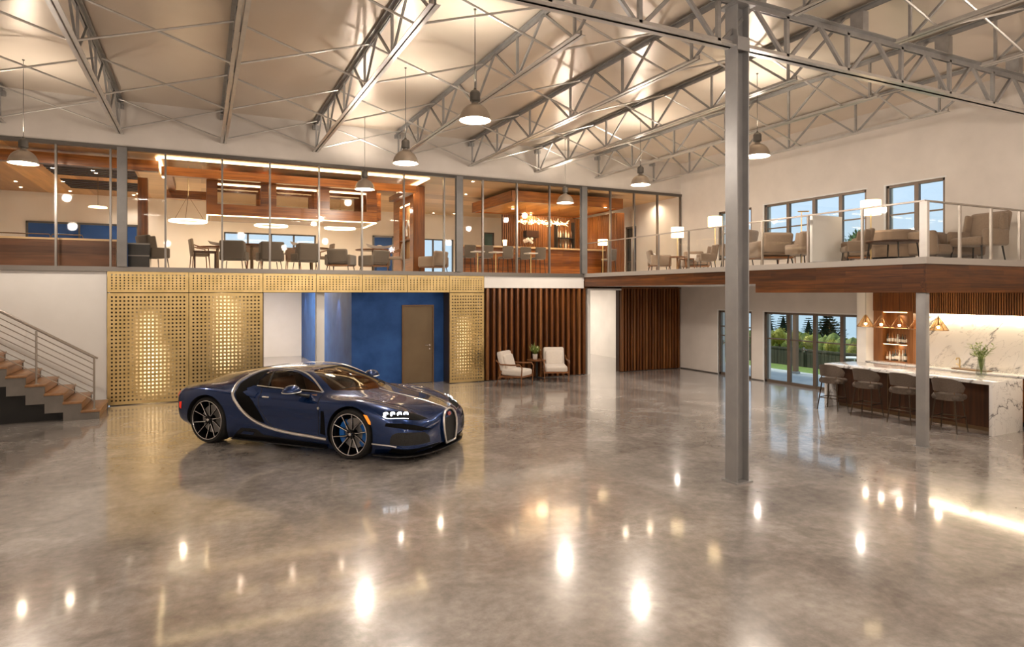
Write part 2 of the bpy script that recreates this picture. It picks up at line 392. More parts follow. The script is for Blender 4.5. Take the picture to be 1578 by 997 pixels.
# lounge shell
xb1 = xw(40, YL); 
lw = [(xw(345, YL), xw(487, YL), 3.93, zw(357, xw(345, YL), YL)), (xw(652, YL), xw(699, YL), 3.0, 4.5), (xw(746, YL), xw(762, YL), 3.0, 4.85)]
mb = MB(); wall_holes(XL, XR, ZS, ZG+.2, lw, lambda a, b, c, d: mb.box(a, b, YL, YL+.2, c, d))
struct('wall_lounge_back', mb, M['plaster_lounge'], 'cream rear wall of the upstairs lounge', 'wall')
xs = xw(212, 18.0)
struct('ceiling_lounge_left', MB().box(XL, -1.45, YB+.2, YL, ZG-.03, ZG+.1), M['amber_c'], 'amber board ceiling over the left lounge bay', 'ceiling')
struct('ceiling_lounge', MB().box(-1.45, XR, YB+.2, YL, ZG-.03, ZG+.1), M['oak_c'], 'pale board ceiling over the lounge', 'ceiling')
# walkway deck along the right wall
EX, EY = 10.07, 6.05
struct('floor_walkway', MB().box(EX-.02, XR, EY-.02, YB, ZS-.10, ZS).box(EX+.02, XR, EY+.02, YB, 2.58, ZS-.1).box(EX+.06, XR, EY+.06, 9.38, 2.42, 2.58), M['plaster_low'], 'raised walkway deck with a pale edge', 'floor')
struct('trim_4', MB().box(EX-.01, EX+.02, EY-.01, YB-.04, 2.575, ZS-.1), M['walnut_y'], 'walnut fascia along the side of the walkway', 'trim')
struct('trim_5', MB().box(EX-.012, XR, EY-.012, EY+.02, 2.575, ZS-.1), M['walnut_h'], 'walnut fascia across the near end of the walkway', 'trim')
struct('trim_6', MB().box(EX-.035, EX+.06, EY-.035, 9.38, 2.40, 2.585), M['walnut_y'], 'lower walnut band along the near half of the walkway', 'trim')
struct('trim_7', MB().box(EX-.037, XR, EY-.037, EY+.06, 2.40, 2.586), M['walnut_h'], 'lower walnut band across the near end', 'trim')
struct('baseboard_right', MB().box(XR-.012, XR, D1[1]+.02, YB, 0, .03).box(XR-.012, XR, D2[1]+.02, D1[0]-.02, 0, .03), M['alu'], 'thin baseboard on the right wall', 'baseboard')
# ---- doors and windows of the right wall
def window_unit(name, y0, y1, z0, z1, splits, zbar, label, handles=(), door=False):
    t = thing(name, label, 'door' if door else 'window', (XR+.06, 0, 0)); t['kind'] = 'structure'
    f = MB(); fw = .055
    f.box(-.03, .05, y0, y0+fw, z0, z1).box(-.03, .05, y1-fw, y1, z0, z1).box(-.03, .05, y0, y1, z1-fw, z1).box(-.03, .05, y0, y1, z0, z0+fw*(1.3 if door else 1))
    for s_ in splits: f.box(-.035, .045, s_-.045, s_+.045, z0, z1)
    for zb in zbar: f.box(-.01, .03, y0+fw, y1-fw, zb-.016, zb+.016)
    obj('window_frame' if not door else 'door_frame', f, M['bronze_fr'], t)
    obj('pane', MB().box(.008, .014, y0+.03, y1-.03, z0+.03, z1-.03), M['win'], t)
    for h in handles: obj('door_handle', MB().cb((-.06, h, .95), (.03, .12, .02)).cb((-.05, h+.05, .95), (.05, .02, .12)), M['brushed'], t)
    return t
M['bronze_fr'] = mat('window_frame_bronze', (.17, .13, .10), .4, metal=.4)
struct('trim_8', MB().box(XR-.004, XR+.02, D2[0]-.03, D2[1]+.05, 1.88, 1.91).box(XR-.004, XR+.02, D2[1], D2[1]+.05, 0, 1.88).box(XR-.004, XR+.02, D1[0]-.03, D1[1]+.05, 1.88, 1.91).box(XR-.004, XR+.02, D1[1], D1[1]+.05, 0, 1.88), M['white'], 'white reveals round the garden doors', 'trim')
struct('trim_9', MB().box(XR-.004, XR+.02, W2[0]-.03, W2[1]+.05, 4.77, 4.80).box(XR-.004, XR+.02, W2[1], W2[1]+.05, 3.35, 4.77).box(XR-.004, XR+.02, W3[0]-.03, W3[1]+.05, 4.77, 4.80).box(XR-.004, XR+.02, W3[1], W3[1]+.05, 3.35, 4.77), M['white'], 'white reveals round the upper windows', 'trim')
window_unit('door_1', *D1, [], [1.42, 1.15], 'single glazed garden door left of the sliding doors', (13.95,), True)
window_unit('door_2', *D2, [yw(1214, XR), yw(1254, XR), yw(1296, XR)], [1.17], 'four-leaf bronze glazed doors to the garden', (11.2,), True)
window_unit('window_1', *W1, [], [4.12], 'upper window half hidden by the steel column')
window_unit('window_2', *W2, [yw(1213, XR), yw(1253, XR), yw(1294, XR)], [4.12], 'wide four-bay upper window over the walkway')
window_unit('window_3', *W3, [yw(1411, XR)], [4.12], 'two-bay upper window above the long sofa')
t = window_unit('window_4', *W4, [], [3.5], 'tall dark window at the right end of the lounge', (), False)
for ch in t.children:
    if ch.name.startswith('pane'): ch.data.materials[0] = M['dark']
# lounge rear windows
for i, (a, b, c, d) in enumerate(lw):
    t = thing('window_%d' % (5+i), ('ribbon window behind the dining tables', 'rear window right of the feature column', 'small green-blinded rear window by the bar')[i], 'window', (0, YL+.08, 0)); t['kind'] = 'structure'
    f = MB().box(a, b, -.04, .02, c, c+.05).box(a, b, -.04, .02, d-.05, d).box(a, a+.05, -.04, .02, c, d).box(b-.05, b, -.04, .02, c, d)
    n = (4, 3, 1)[i]
    for k in range(1, n): f.box(a+(b-a)*k/n-.03, a+(b-a)*k/n+.03, -.04, .02, c, d)
    obj('window_frame', f, M['frame'], t); obj('pane', MB().box(a, b, 0, .006, c, d), M['win'], t)
    if i == 2: obj('blind', MB().box(a+.05, b-.05, .02, .03, c, d), mat('green_blind', (.08, .22, .20), .7), t)
# blue panels on the lounge rear wall
for i, (p0, p1, pt, lab) in enumerate(((40, 214, 340, 'long deep blue wall panel behind the left counter'), (574, 606, 363, 'short deep blue wall panel behind the tables'))):
    a, b = xw(p0, YL), xw(p1, YL); zt = zw(pt, a, YL)
    t = thing('wall_panel', lab, 'panel', (0, YL, ZS))
    obj('blue_field', MB().box(a+.05, b-.05, -.03, 0, .02, zt-ZS-.05), M['blue'], t)
    f = MB().box(a, b, -.05, 0, zt-ZS-.06, zt-ZS).box(a, a+.06, -.05, 0, 0, zt-ZS).box(b-.06, b, -.05, 0, 0, zt-ZS)
    if i == 0: f.box((a+b)/2-.15, (a+b)/2-.10, -.045, 0, 0, zt-ZS)
    obj('panel_frame', f, M['frame'], t)
# ---- glass partition of the lounge
mull = [-40, 86, 170.3, 255, 342.4, 416, 491.7, 558, 622.6, 684.5, 744, 796.7, 847, 941, 977.4, 1013.5, 1049]
posts = [(181, 195.7), (702.7, 711.5), (895, 903)]
xsm = sorted([xw(p, YB-.02) for p in mull])
part_t = thing('glass_partition', 'full-height glass partition with slim metal mullions along the mezzanine', 'partition', (0, YB, ZS)); part_t['kind'] = 'structure'
for i, x in enumerate(xsm):
    obj('mullion', MB().box(x-.019, x+.019, -.04, .04, 0, ZG-ZS-.04), M['alu'], part_t)
allx = sorted([XL]+xsm+[XR])
for i, (a, b) in enumerate(zip(allx, allx[1:])):
    if b-a > .06: obj('glass_pane', MB().box(a+.02, b-.02, -.004, .004, .01, ZG-ZS-.04), M['pane'], part_t)
for i, (a, b) in enumerate(posts):
    c = (xw(a, YB-.1)+xw(b, YB-.1))/2; t = thing('steel_post', 'grey steel post of the lounge glazing, %s from the left' % ORD[i], 'post', (c, YB-.1, ZS), 0, 'steel posts of the lounge glazing')
    h = ZG-ZS-.02
    obj('flange', MB().box(-.09, .09, -.075, -.06, 0, h), M['post'], t); obj('flange', MB().box(-.09, .09, .035, .05, 0, h), M['post'], t); obj('web', MB().box(-.006, .006, -.06, .035, 0, h), M['post'], t)
# ---- main steel column and the smaller walkway column
t = thing('steel_column', 'tall grey H-section column standing on the open floor', 'column', (6.13, 6.03, 0))
for s_ in (-1, 1): obj('flange', MB().box(s_*.095-.008, s_*.095+.008, -.10, .10, .02, 6.02), M['column'], t)
obj('web', MB().box(-.09, .09, -.006, .006, .02, 6.02), M['column'], t)
obj('base_plate', MB().box(-.14, .14, -.13, .13, 0, .02), M['column'], t)
obj('cap_plate', MB().box(-.16, .16, -.16, .16, 6.02, 6.05), M['column'], t)
for s_ in (-1, 1): obj('gusset', MB().box(-.10, .10, s_*.10-.012, s_*.10+.012, 5.45, 5.62), M['column'], t)
t = thing('deck_column', 'square steel column carrying the walkway corner by the marble bar', 'column', (EX+.045, EY+.07, 0))
obj('shaft', MB().box(-.05, .05, -.075, .075, .015, 2.40), M['column'], t, bevel=.004); obj('base_plate', MB().box(-.075, .075, -.10, .10, 0, .015), M['column'], t)
# ================================================================== roof steel
def angle_pair(mb, p0, p1, horiz, up=True, leg=.06, th=.007, gap=.018):
    """two back-to-back angles from p0 to p1; horiz = 'x' or 'y' member direction"""
    (x0, y0, z0), (x1, y1, z1) = p0, p1
    for s in (-1, 1):
        a, b = sorted((s*gap/2, s*(gap/2+leg))); c, d = sorted((s*gap/2, s*(gap/2+th)))
        zt = (z0, z0+th) if up else (z0-th, z0); zv = (z0, z0+leg) if up else (z0-leg, z0)
        if horiz == 'y':
            mb.box(x0+a, x0+b, y0, y1, *zt).box(x0+c, x0+d, y0, y1, *zv)
        else:
            mb.box(x0, x1, y0+a, y0+b, *zt).box(x0, x1, y0+c, y0+d, *zv)
JB, JT, Y0J, Y1J = 5.78, 6.47, YF, YB
def make_joist():
    t = thing('roof_joist', 'x', 'joist', (0, 0, 0), 0, 'open-web steel joists under the roof')
    m = MB(); angle_pair(m, (0, Y0J, JT), (0, Y1J, JT), 'y', False); obj('top_chord', m, M['steel'], t)
    m = MB(); angle_pair(m, (0, 7.1, JB), (0, Y1J, JB), 'y', True); obj('bottom_chord', m, M['steel_l'], t)
    m = MB(); angle_pair(m, (0, Y0J, JB), (0, 5.48, JB), 'y', True); obj('bottom_chord', m, M['steel_l'], t)
    ys = [7.26+1.71*k for k in range(5)]+[15.7]; d = .0
    def web(a, b, r): obj('web_bar', MB().bar(a, b, r, r, (1, 0, 0)), M['steel'], t)
    for i, y in enumerate(ys):
        web((0, y, JB+.03), (0, y, JT-.03), .036)
        if i < len(ys)-1:
            mid = (y+ys[i+1])/2
            web((0, y+.03, JB+.03), (0, mid-.02, JT-.03), .032); web((0, mid+.02, JT-.03), (0, ys[i+1]-.03, JB+.03), .032)
    web((0, 6.25, JT-.03), (0, 7.22, JB+.03), .032)
    ys = [5.3-1.71*k for k in range(8)]
    for i, y in enumerate(ys):
        web((0, y, JB+.03), (0, y, JT-.03), .036)
        if i < len(ys)-1:
            mid = (y+ys[i+1])/2
            web((0, y-.03, JB+.03), (0, mid+.02, JT-.03), .032); web((0, mid-.02, JT-.03), (0, ys[i+1]+.03, JB+.03), .032)
    obj('bearing_seat', MB().box(-.06, .06, 5.93, 6.13, 6.13, JT-.06), M['steel'], t)
    obj('end_seat', MB().box(-.07, .07, YB-.12, YB-.005, JT-.16, JT-.07), M['steel'], t)
    return t
JX = [-1.56+2.01*k for k in range(-2, 8)]
j0 = make_joist(); j0.location = (JX[1], 0, 0)
js = {1: j0}
for i in range(len(JX)):
    if i != 1: js[i] = dup(j0, (JX[i], 0, 0))
names = {0: 'grey open-web roof joist beyond the left edge, running from the back wall', 1: 'grey open-web roof joist at the far left corner of the roof',
 2: 'grey open-web roof joist whose end stands left of the first glazing post'}
for i, o in js.items(): o['label'] = names.get(i, 'grey open-web roof joist, %s from the left where they meet the back wall' % ORD[i-1])
# girder over the column line
t = thing('roof_girder', 'deep steel lattice girder crossing on top of the tall column', 'girder', (0, 6.03, 0))
m = MB(); angle_pair(m, (XL, 0, 6.13), (XR, 0, 6.13), 'x', False, leg=.085, th=.01, gap=.03); obj('top_chord', m, M['steel'], t)
m = MB(); angle_pair(m, (XL, 0, 5.50), (XR, 0, 5.50), 'x', True, leg=.08, th=.01, gap=.03); obj('bottom_chord', m, M['steel_l'], t)
gx = [7.02+1.21*k for k in range(-10, 6)]
for i, x in enumerate(gx):
    if abs(x-6.13) > .3 and x > XL: obj('web_bar', MB().bar((x, 0, 5.53), (x, 0, 6.08), .05, .05), M['steel'], t)
    for (a, b) in (((x-.04, 5.53), (x-.58, 6.08)), ((x+.04, 5.53), (x+.58, 6.08))):
        if XL < b[0] < XR: obj('web_bar', MB().bar((a[0], 0, a[1]), (b[0], 0, b[1]), .045, .045, (0, 1, 0)), M['steel'], t)
# cross bracing rods between joists
RY = [15.45, 12.9, 10.3, 7.75, 4.9, 2.2]
br = thing('cross_brace', 'x', 'brace', (0, 0, 0), 0, 'crossed bridging rods between the roof joists')
for s in (0, 1):
    obj('brace_rod', MB().tube((.02, .03*s, (JB+.02, JT-.04)[s]), (1.99, .03*s, (JT-.04, JB+.02)[s]), .017, 6), M['steel_l'], br)
first = True
for r_, y in enumerate(RY):
    for i in range(len(JX)-1):
        lab = 'crossed thin rods between the %s and %s roof joists, %s row from back wall' % (ORD[i], ORD[i+1], ORD[r_])
        if first: br.location = (JX[i], y, 0); br['label'] = lab; first = False
        else: dup(br, (JX[i], y, 0), label=lab)
# ---- pendant lamps over the hall
def make_pendant():
    t = thing('pendant_lamp', 'x', 'lamp', (0, 0, 0), 0, 'bell pendants of the hall')
    pr = [(.232, 0), (.235, .006), (.228, .012), (.222, .05), (.205, .10), (.175, .155), (.13, .20), (.085, .225), (.06, .235), (.052, .25)]
    inner = [(r-.008, z) for r, z in reversed(pr)]
    obj('shade', MB().lathe(pr+inner+[pr[0]], 36, cap=False), M['pend'], t, doubles=True)
    obj('neck', MB().lathe([(.045, .24), (.045, .275), (.052, .28)], 20), M['pend_n'], t)
    obj('housing', MB().lathe([(.07, .28), (.075, .285), (.075, .40), (.06, .425), (.022, .445), (.015, .47)], 16), M['pend_n'], t, ang=30)
    obj('diffuser', MB().lathe([(.215, .035), (.15, .012), (.08, .004), (.0005, .002)], 28, cap=False), M['bulb'], t)
    return t
M['pend'] = mat('satin_lamp_metal', (.52, .44, .36), .36, metal=.7); M['pend_n'] = mat('dark_lamp_metal', (.13, .12, .105), .45, metal=.6)
def place_px(px, d): 
    lat = d*(px-789)/981.0; return (d*math.sin(YAW)+lat*math.cos(YAW), d*math.cos(YAW)-lat*math.sin(YAW))
pend = [(36, 252, 11.2, 'brass-lit bell pendant over the staircase at the far left'), (732, 186, 9.2, 'largest bell pendant, hanging highest and nearest'),
        (625, 252, 11.6, 'bell pendant below the fourth joist, in front of the wood feature column'), (562, 292, 14.9, 'bell pendant before the hanging wood canopy'),
        (871, 313, 17.0, 'small bell pendant in front of the glass-shard chandelier'), (987, 285, 15.0, 'bell pendant left of the walkway lamps'),
        (1167, 241, 11.9, 'bell pendant just right of the tall column')]
off = [((-4.2, 4.0), 4.8), ((1.5, 2.6), 4.8), ((5.2, 1.0), 4.8), ((-1.5, -3.5), 4.8), ((4, -4.5), 4.8), ((9.5, -3), 4.8), ((10.6, 3.0), 4.8)]
P0 = make_pendant()
for i, (px, py, d, lab) in enumerate(pend):
    x, y = place_px(px, d); y = min(y, YB-.5); z = zw(py, x, y)
    o = P0 if i == 0 else dup(P0, label=lab); o.location = (x, y, z); o['label'] = lab
    c = obj('cord', MB().tube((0, 0, .46), (0, 0, ZC-z), .0055, 6).lathe([(.02, ZC-z-.015), (.02, ZC-z)], 12), M['pend_n'], o)
    lamp('POINT', (x, y, z-.07), K['pendant'], radius=.09); lamp('SPOT', (x, y, z+.56), K['up'], (1, .86, .70), .10, aim=(x, y+.01, 9), spot=2.9, blend=1)  # the upward spot is added above each shade to brighten the ceiling
for (x, y), z in off:  # unseen fill lights added outside the view, without lamp bodies
    lamp('POINT', (x, y, z), K['pendant'], radius=.15); lamp('SPOT', (x, y, z+.56), K['up'], (1, .86, .70), .10, aim=(x, y+.01, 9), spot=2.9, blend=1)
# ================================================================== brass screens, slat walls, doors, stairs
def perf_panel(w_, h, nx, nz, th=.012):
    """perforated sheet: square holes in a regular grid, real openings"""
    mb = MB(); mx, mz = .045, .045
    px, pz = (w_-2*mx)/nx, (h-2*mz)/nz; hs = min(px, pz)*.47
    xs = [0]; zs = [0]
    for i in range(nx): c = mx+px*(i+.5); xs += [c-hs/2, c+hs/2]
    for i in range(nz): c = mz+pz*(i+.5); zs += [c-hs/2, c+hs/2]
    xs.append(w_); zs.append(h); X, Z = len(xs), len(zs)
    v = [(x, y, z) for y in (0, th) for z in zs for x in xs]; I = lambda a, b, s: s*X*Z+b*X+a; f = []
    hole = lambda i, j: i % 2 == 1 and j % 2 == 1
    for j in range(Z-1):
        for i in range(X-1):
            if hole(i, j):
                f += [(I(i,j,0), I(i+1,j,0), I(i+1,j,1), I(i,j,1)), (I(i+1,j,0), I(i+1,j+1,0), I(i+1,j+1,1), I(i+1,j,1)),
                      (I(i+1,j+1,0), I(i,j+1,0), I(i,j+1,1), I(i+1,j+1,1)), (I(i,j+1,0), I(i,j,0), I(i,j,1), I(i,j+1,1))]
            else: f += [(I(i,j,0), I(i,j+1,0), I(i+1,j+1,0), I(i+1,j,0)), (I(i,j,1), I(i+1,j,1), I(i+1,j+1,1), I(i,j+1,1))]
    for i in range(X-1): f += [(I(i,0,0), I(i+1,0,0), I(i+1,0,1), I(i,0,1)), (I(i,Z-1,0), I(i,Z-1,1), I(i+1,Z-1,1), I(i+1,Z-1,0))]
    for j in range(Z-1): f += [(I(0,j,0), I(0,j,1), I(0,j+1,1), I(0,j+1,0)), (I(X-1,j,0), I(X-1,j+1,0), I(X-1,j+1,1), I(X-1,j,1))]
    return mb.add(v, f)
def flange(w_, h):
    return MB().box(0, .012, -.001, .03, 0, h).box(w_-.012, w_, -.001, .03, 0, h).box(.012, w_-.012, -.001, .03, 0, .012).box(.012, w_-.012, -.001, .03, h-.012, h)
pan = [(165, 291, 1, 'leftmost'), (291, 405, 1, 'second from the left'), (405, 487, 0, 'over the corridor mouth'), (487, 558, 0, 'above the white pillar'),
       (558, 627, 0, 'left of the bronze door'), (627, 692, 0, 'over the bronze door'), (692, 745.5, 1, 'beside the slatted wood')]
for a, b, full, lab in pan:
    x0, x1 = xw(a, YB)+.006, xw(b, YB)-.006; w_ = x1-x0
    nx = {165: 19, 291: 18, 405: 14, 487: 13, 558: 13, 627: 12, 692: 12}[a]
    t = thing('brass_panel', 'perforated brass upper panel, %s' % lab, 'panel', (x0, YB-.03, 2.41), 0, 'perforated brass cladding')
    obj('perforated_sheet', perf_panel(w_, .44, nx, 6), M['gold'], t, smooth=False); obj('edge_return', flange(w_, .44), M['gold'], t)
    if full:
        t = thing('brass_panel', 'tall perforated brass panel with light glowing through, %s' % lab, 'panel', (x0, YB-.03, .02), 0, 'perforated brass cladding')
        obj('perforated_sheet', perf_panel(w_, 2.37, nx, 28), M['gold'], t, smooth=False); obj('edge_return', flange(w_, 2.37), M['gold'], t)
# light washing the backing wall inside the cavity behind the screens
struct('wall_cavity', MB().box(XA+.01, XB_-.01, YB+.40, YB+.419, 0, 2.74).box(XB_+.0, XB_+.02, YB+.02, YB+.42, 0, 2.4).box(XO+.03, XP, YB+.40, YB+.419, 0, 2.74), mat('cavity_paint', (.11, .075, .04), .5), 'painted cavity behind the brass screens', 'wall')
for (px, z0, z1, e_) in ((228, .2, 1.9, 34), (245, .2, 1.2, 14), (345, .6, 2.35, 30), (362, .7, 2.2, 12), (716, .2, 1.7, 22)):
    x = xw(px, YB+.4)
    L = lamp('AREA', (x, YB+.02, (z0+z1)/2), e_*.65, (1, .82, .52), size=(.22, z1-z0)); L.rotation_euler = (PI/2, 0, 0); L.data.spread = math.radians(95)
struct('wall_band_back', MB().box(XA+.02, XP-.02, YB+.06, YB+.08, 2.40, ZS-.1), M['cavd'] if 'cavd' in M else mat('band_shade_paint', (.02, .015, .01), .8), 'dark sheet added behind the upper brass band to shade its holes', 'wall')  # black sheet added so the holes of the band stay dark
# slat walls
def slat_wall(x0, x1, n, name, lab, deep=.085, wd=.4, h=2.52):
    t = thing(name, lab, 'wall panelling', (x0, YB, 0)); t['kind'] = 'structure'
    p = (x1-x0)/n
    for i in range(n):
        x = p*(i+.5); jw = wd*random.uniform(.85, 1.15)
        obj('slat', MB().box(x-p*jw/2, x+p*jw/2, .11-deep*random.uniform(.8, 1.15)-.03, .115, .02, h), random.choice([M['walnut'], M['walnut'], M['walnut2']]), t, bevel=.003)
    obj('header', MB().box(0, x1-x0, -.02, .115, h, h+.04), M['walnut'], t)
    return t
M['walnut2'] = wood('walnut_bright', (.16, .055, .015), (.36, .15, .045), 'z', 24, .35)
slat_wall(XP+.03, XQ-.02, 18, 'slat_wall', 'deep vertical walnut slats behind the two cream armchairs', .12, .42)
slat_wall(XD1+.01, XR-.02, 20, 'slat_wall', 'finer vertical walnut slats between far opening and garden wall', .08, .5)
# bronze door in the blue wall
dx0, dx1 = xw(619, BY), xw(668, BY); dz = zw(470, dx0, BY)
t = thing('door_3', 'plain bronze flush door in the blue wall', 'door', (dx0, BY, 0)); t['kind'] = 'structure'
dw = dx1-dx0; M['door'] = noisy('bronze_door', (.165, .115, .065), (.20, .145, .085), 1.5, .42, metal=.25)
obj('door_frame', MB().box(0, .04, -.035, .01, 0, dz).box(dw-.04, dw, -.035, .01, 0, dz).box(.04, dw-.04, -.035, .01, dz-.04, dz), M['bronze'], t)
obj('door_leaf', MB().box(.045, dw-.045, -.02, .01, .01, dz-.045), M['door'], t)
obj('door_handle', MB().tube((dw-.12, -.02, 1.0), (dw-.12, -.075, 1.0), .012, 10).tube((dw-.12, -.07, 1.0), (dw-.26, -.07, 1.0), .010, 10).lathe([(.026, -.03), (.026, -.02)], 16, (dw-.12, 0, 1.0), 'y'), M['brushed'], t)
obj('lock_plate', MB().lathe([(.022, -.03), (.022, -.02)], 16, (dw-.12, 0, .90), 'y'), M['brushed'], t)
# ---- staircase at the left, climbing along the wall away from the screen
SX1 = xw(165, 15.0)
def stairs():
    # flight along X; near side face at Y=ys0, far side at the wall
    ys0, ys1 = 14.35, 15.62; n = 12; rise, run = .178, .285
    xr = xw(153, ys0)               # outer end of the bottom step
    t = thing('staircase', 'open staircase with timber treads rising to the left', 'staircase', (xr, ys0, 0))
    W = ys1-ys0
    # side stringer: saw-tooth plate
    poly = [(0, 0), (0, rise-.045)]
    for i in range(1, n): poly += [(-run*i, rise*i-.045), (-run*i, rise*(i+1)-.045)]
    poly += [(-run*n, rise*n-.045), (-run*n, rise*n-.5)]
    low = [(-run*n, rise*n-.34-.1)]
    under = []
    for i in range(n, 1, -1): under += [(-run*(i-.0)-.0, rise*(i-1)-.19), (-run*(i-1)+.0, rise*(i-1)-.19)]
    poly = poly[:-1]+under+[(-run*1.0, 0)]
    for y, nm in ((0, 'stringer'), (W-.05, 'stringer')): obj(nm, MB().prism(poly, y, y+.05, 'y'), M['stair_side'], t)
    for i in range(n):
        obj('tread', MB().box(-run*(i+1)-.01, -run*i+.02, -.02, W, rise*(i+1)-.045, rise*(i+1)), M['tread'], t, bevel=.006)
        obj('riser', MB().box(-run*i-.03, -run*i-.012, .05, W-.05, rise*i, rise*(i+1)-.045), M['tread'], t)
    obj('underside', MB().prism([(-.03-run, 0.0), (-run*n, rise*(n-1)-.02), (-run*n, rise*(n-1)-.12), (-run*1.6, 0)], .05, W-.05, 'y'), M['black'], t)
    sl = rise/run
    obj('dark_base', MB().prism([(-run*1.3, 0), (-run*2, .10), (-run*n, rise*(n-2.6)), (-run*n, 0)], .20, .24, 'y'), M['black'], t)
    # railing on the near side
    r = thing('stair_railing', 'brushed steel stair railing with seven sloping bars', 'railing', (xr, ys0+.06, 0))
    for k, xx in enumerate((-.09, -.09-.9, -.09-2.85)):
        zb = rise*(int(-xx/run)+1); obj('post', MB().tube((xx, 0, zb), (xx, 0, zb+1.0-(.02)), .017, 10), M['rail'], r); obj('post_foot', MB().lathe([(.04, zb), (.035, zb+.012)], 14, (xx, 0, 0)), M['rail'], r)
    for k in range(8):
        z0 = .178+.98-k*.115; x0 = -.09; L = 3.3
        obj('handrail' if k == 0 else 'rail_bar', MB().tube((x0, 0, z0), (x0-L, 0, z0+L*sl), .018 if k == 0 else .009, 8), M['rail'], r)
    w2 = MB().path([(-.16, W-.22, 1.05), (-.22, W-.22, 1.09), (-3.4, W-.22, 1.09+3.18*sl)], .018, 10)
    h = thing('wall_handrail', 'single steel handrail on the wall side of the stairs', 'handrail', (xr, ys0+.06, 0))
    obj('grip', w2, M['rail'], h)
    for xx in (-.4, -1.4, -2.4): obj('bracket', MB().tube((xx, W-.22, 1.08+(-xx-.2)*sl), (xx, YB-ys0-.06, 1.02+(-xx-.2)*sl), .009, 8), M['rail'], h)
    return t
M['stair_side'] = noisy('stair_concrete', (.17, .155, .14), (.22, .20, .18), 4, .6); M['rail'] = mat('rail_steel', (.42, .38, .34), .3, metal=.85)
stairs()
# ---- corridor lights
for px in (471, 522):
    y = yw(px, BX); 
    lamp('SPOT', (BX-.32, y, 2.68), 45, (.95, .95, 1), .03, aim=(BX-.02, y, .8), spot=.95, blend=.5)
    d = thing('downlight', 'recessed spotlight over the blue corridor wall, %s' % ('deeper in' if px == 471 else 'nearer the opening'), 'downlight', (BX-.32, y, 2.735)); obj('bezel', MB().lathe([(.05, 0), (.05, .014), (.035, .014), (.035, 0)], 18), M['white'], d)
lamp('AREA', (2.3, 21.5, 2.7), 150, (1, .80, .60), size=(1.2, 3), aim=(2.3, 21.5, 0))
lamp('AREA', (4.6, 16.1, 2.7), 3, (1, .85, .7), size=(2.0, .12), aim=(4.6, 16.1, 0))
lamp('AREA', (11.4, 21.5, 2.7), 170, (1, .9, .78), size=(2.0, 4), aim=(11.4, 21.5, 0))
struct('ceiling_corridor', MB().box(XB_-.2, BX+.1, YL+.2, 25.5, 2.74, 2.76), M['plaster_low'])
# ================================================================== the car (local frame: x forward, y left, z up, wheels on z = 0)
CAR_LOC, CAR_RZ = (1.715, 10.90, 0), math.radians(-47.8)
AXF, AXR, WR_F, WR_R = 1.36, -1.35, .362, .372
M['paint'] = mat('midnight_blue_paint', (.0025, .026, .12), .24, metal=.65, coat=.8, coat_r=.02)
M['carb'] = mat('black_trim', (.006, .006, .007), .4, coat=.15); M['void'] = mat('intake_black', (.003, .003, .003), .75, spec=.15); M['tyre'] = mat('tyre_rubber', (.012, .012, .012), .65)
M['chrome'] = mat('satin_chrome', (.90, .89, .88), .28, metal=1); M['well'] = mat('wheel_well', (.004, .004, .004), .8)
M['leather'] = mat('brown_leather', (.30, .15, .07), .5); M['leather_d'] = mat('dark_cabin', (.07, .045, .03), .6)
M['cglass'] = thin_glass('tinted_car_glass', (.66, .60, .53), .07)
def grille_mat():
    m = mat('black_grille_mesh', (.01, .01, .01), .5); t = NT(m); v = t.coords((1, 1, 1)); x = t.n('TexVoronoi'); t.l(v, x.inputs['Vector']); x.inputs['Scale'].default_value = 110
    t.l(t.ramp(x.outputs['Distance'], [(.3, (.0, .0, .0)), (.65, (.022, .022, .022))]), t.b.inputs['Base Color']); t.bump(x.outputs['Distance'], .6, .01); return m
M['mesh'] = grille_mat()
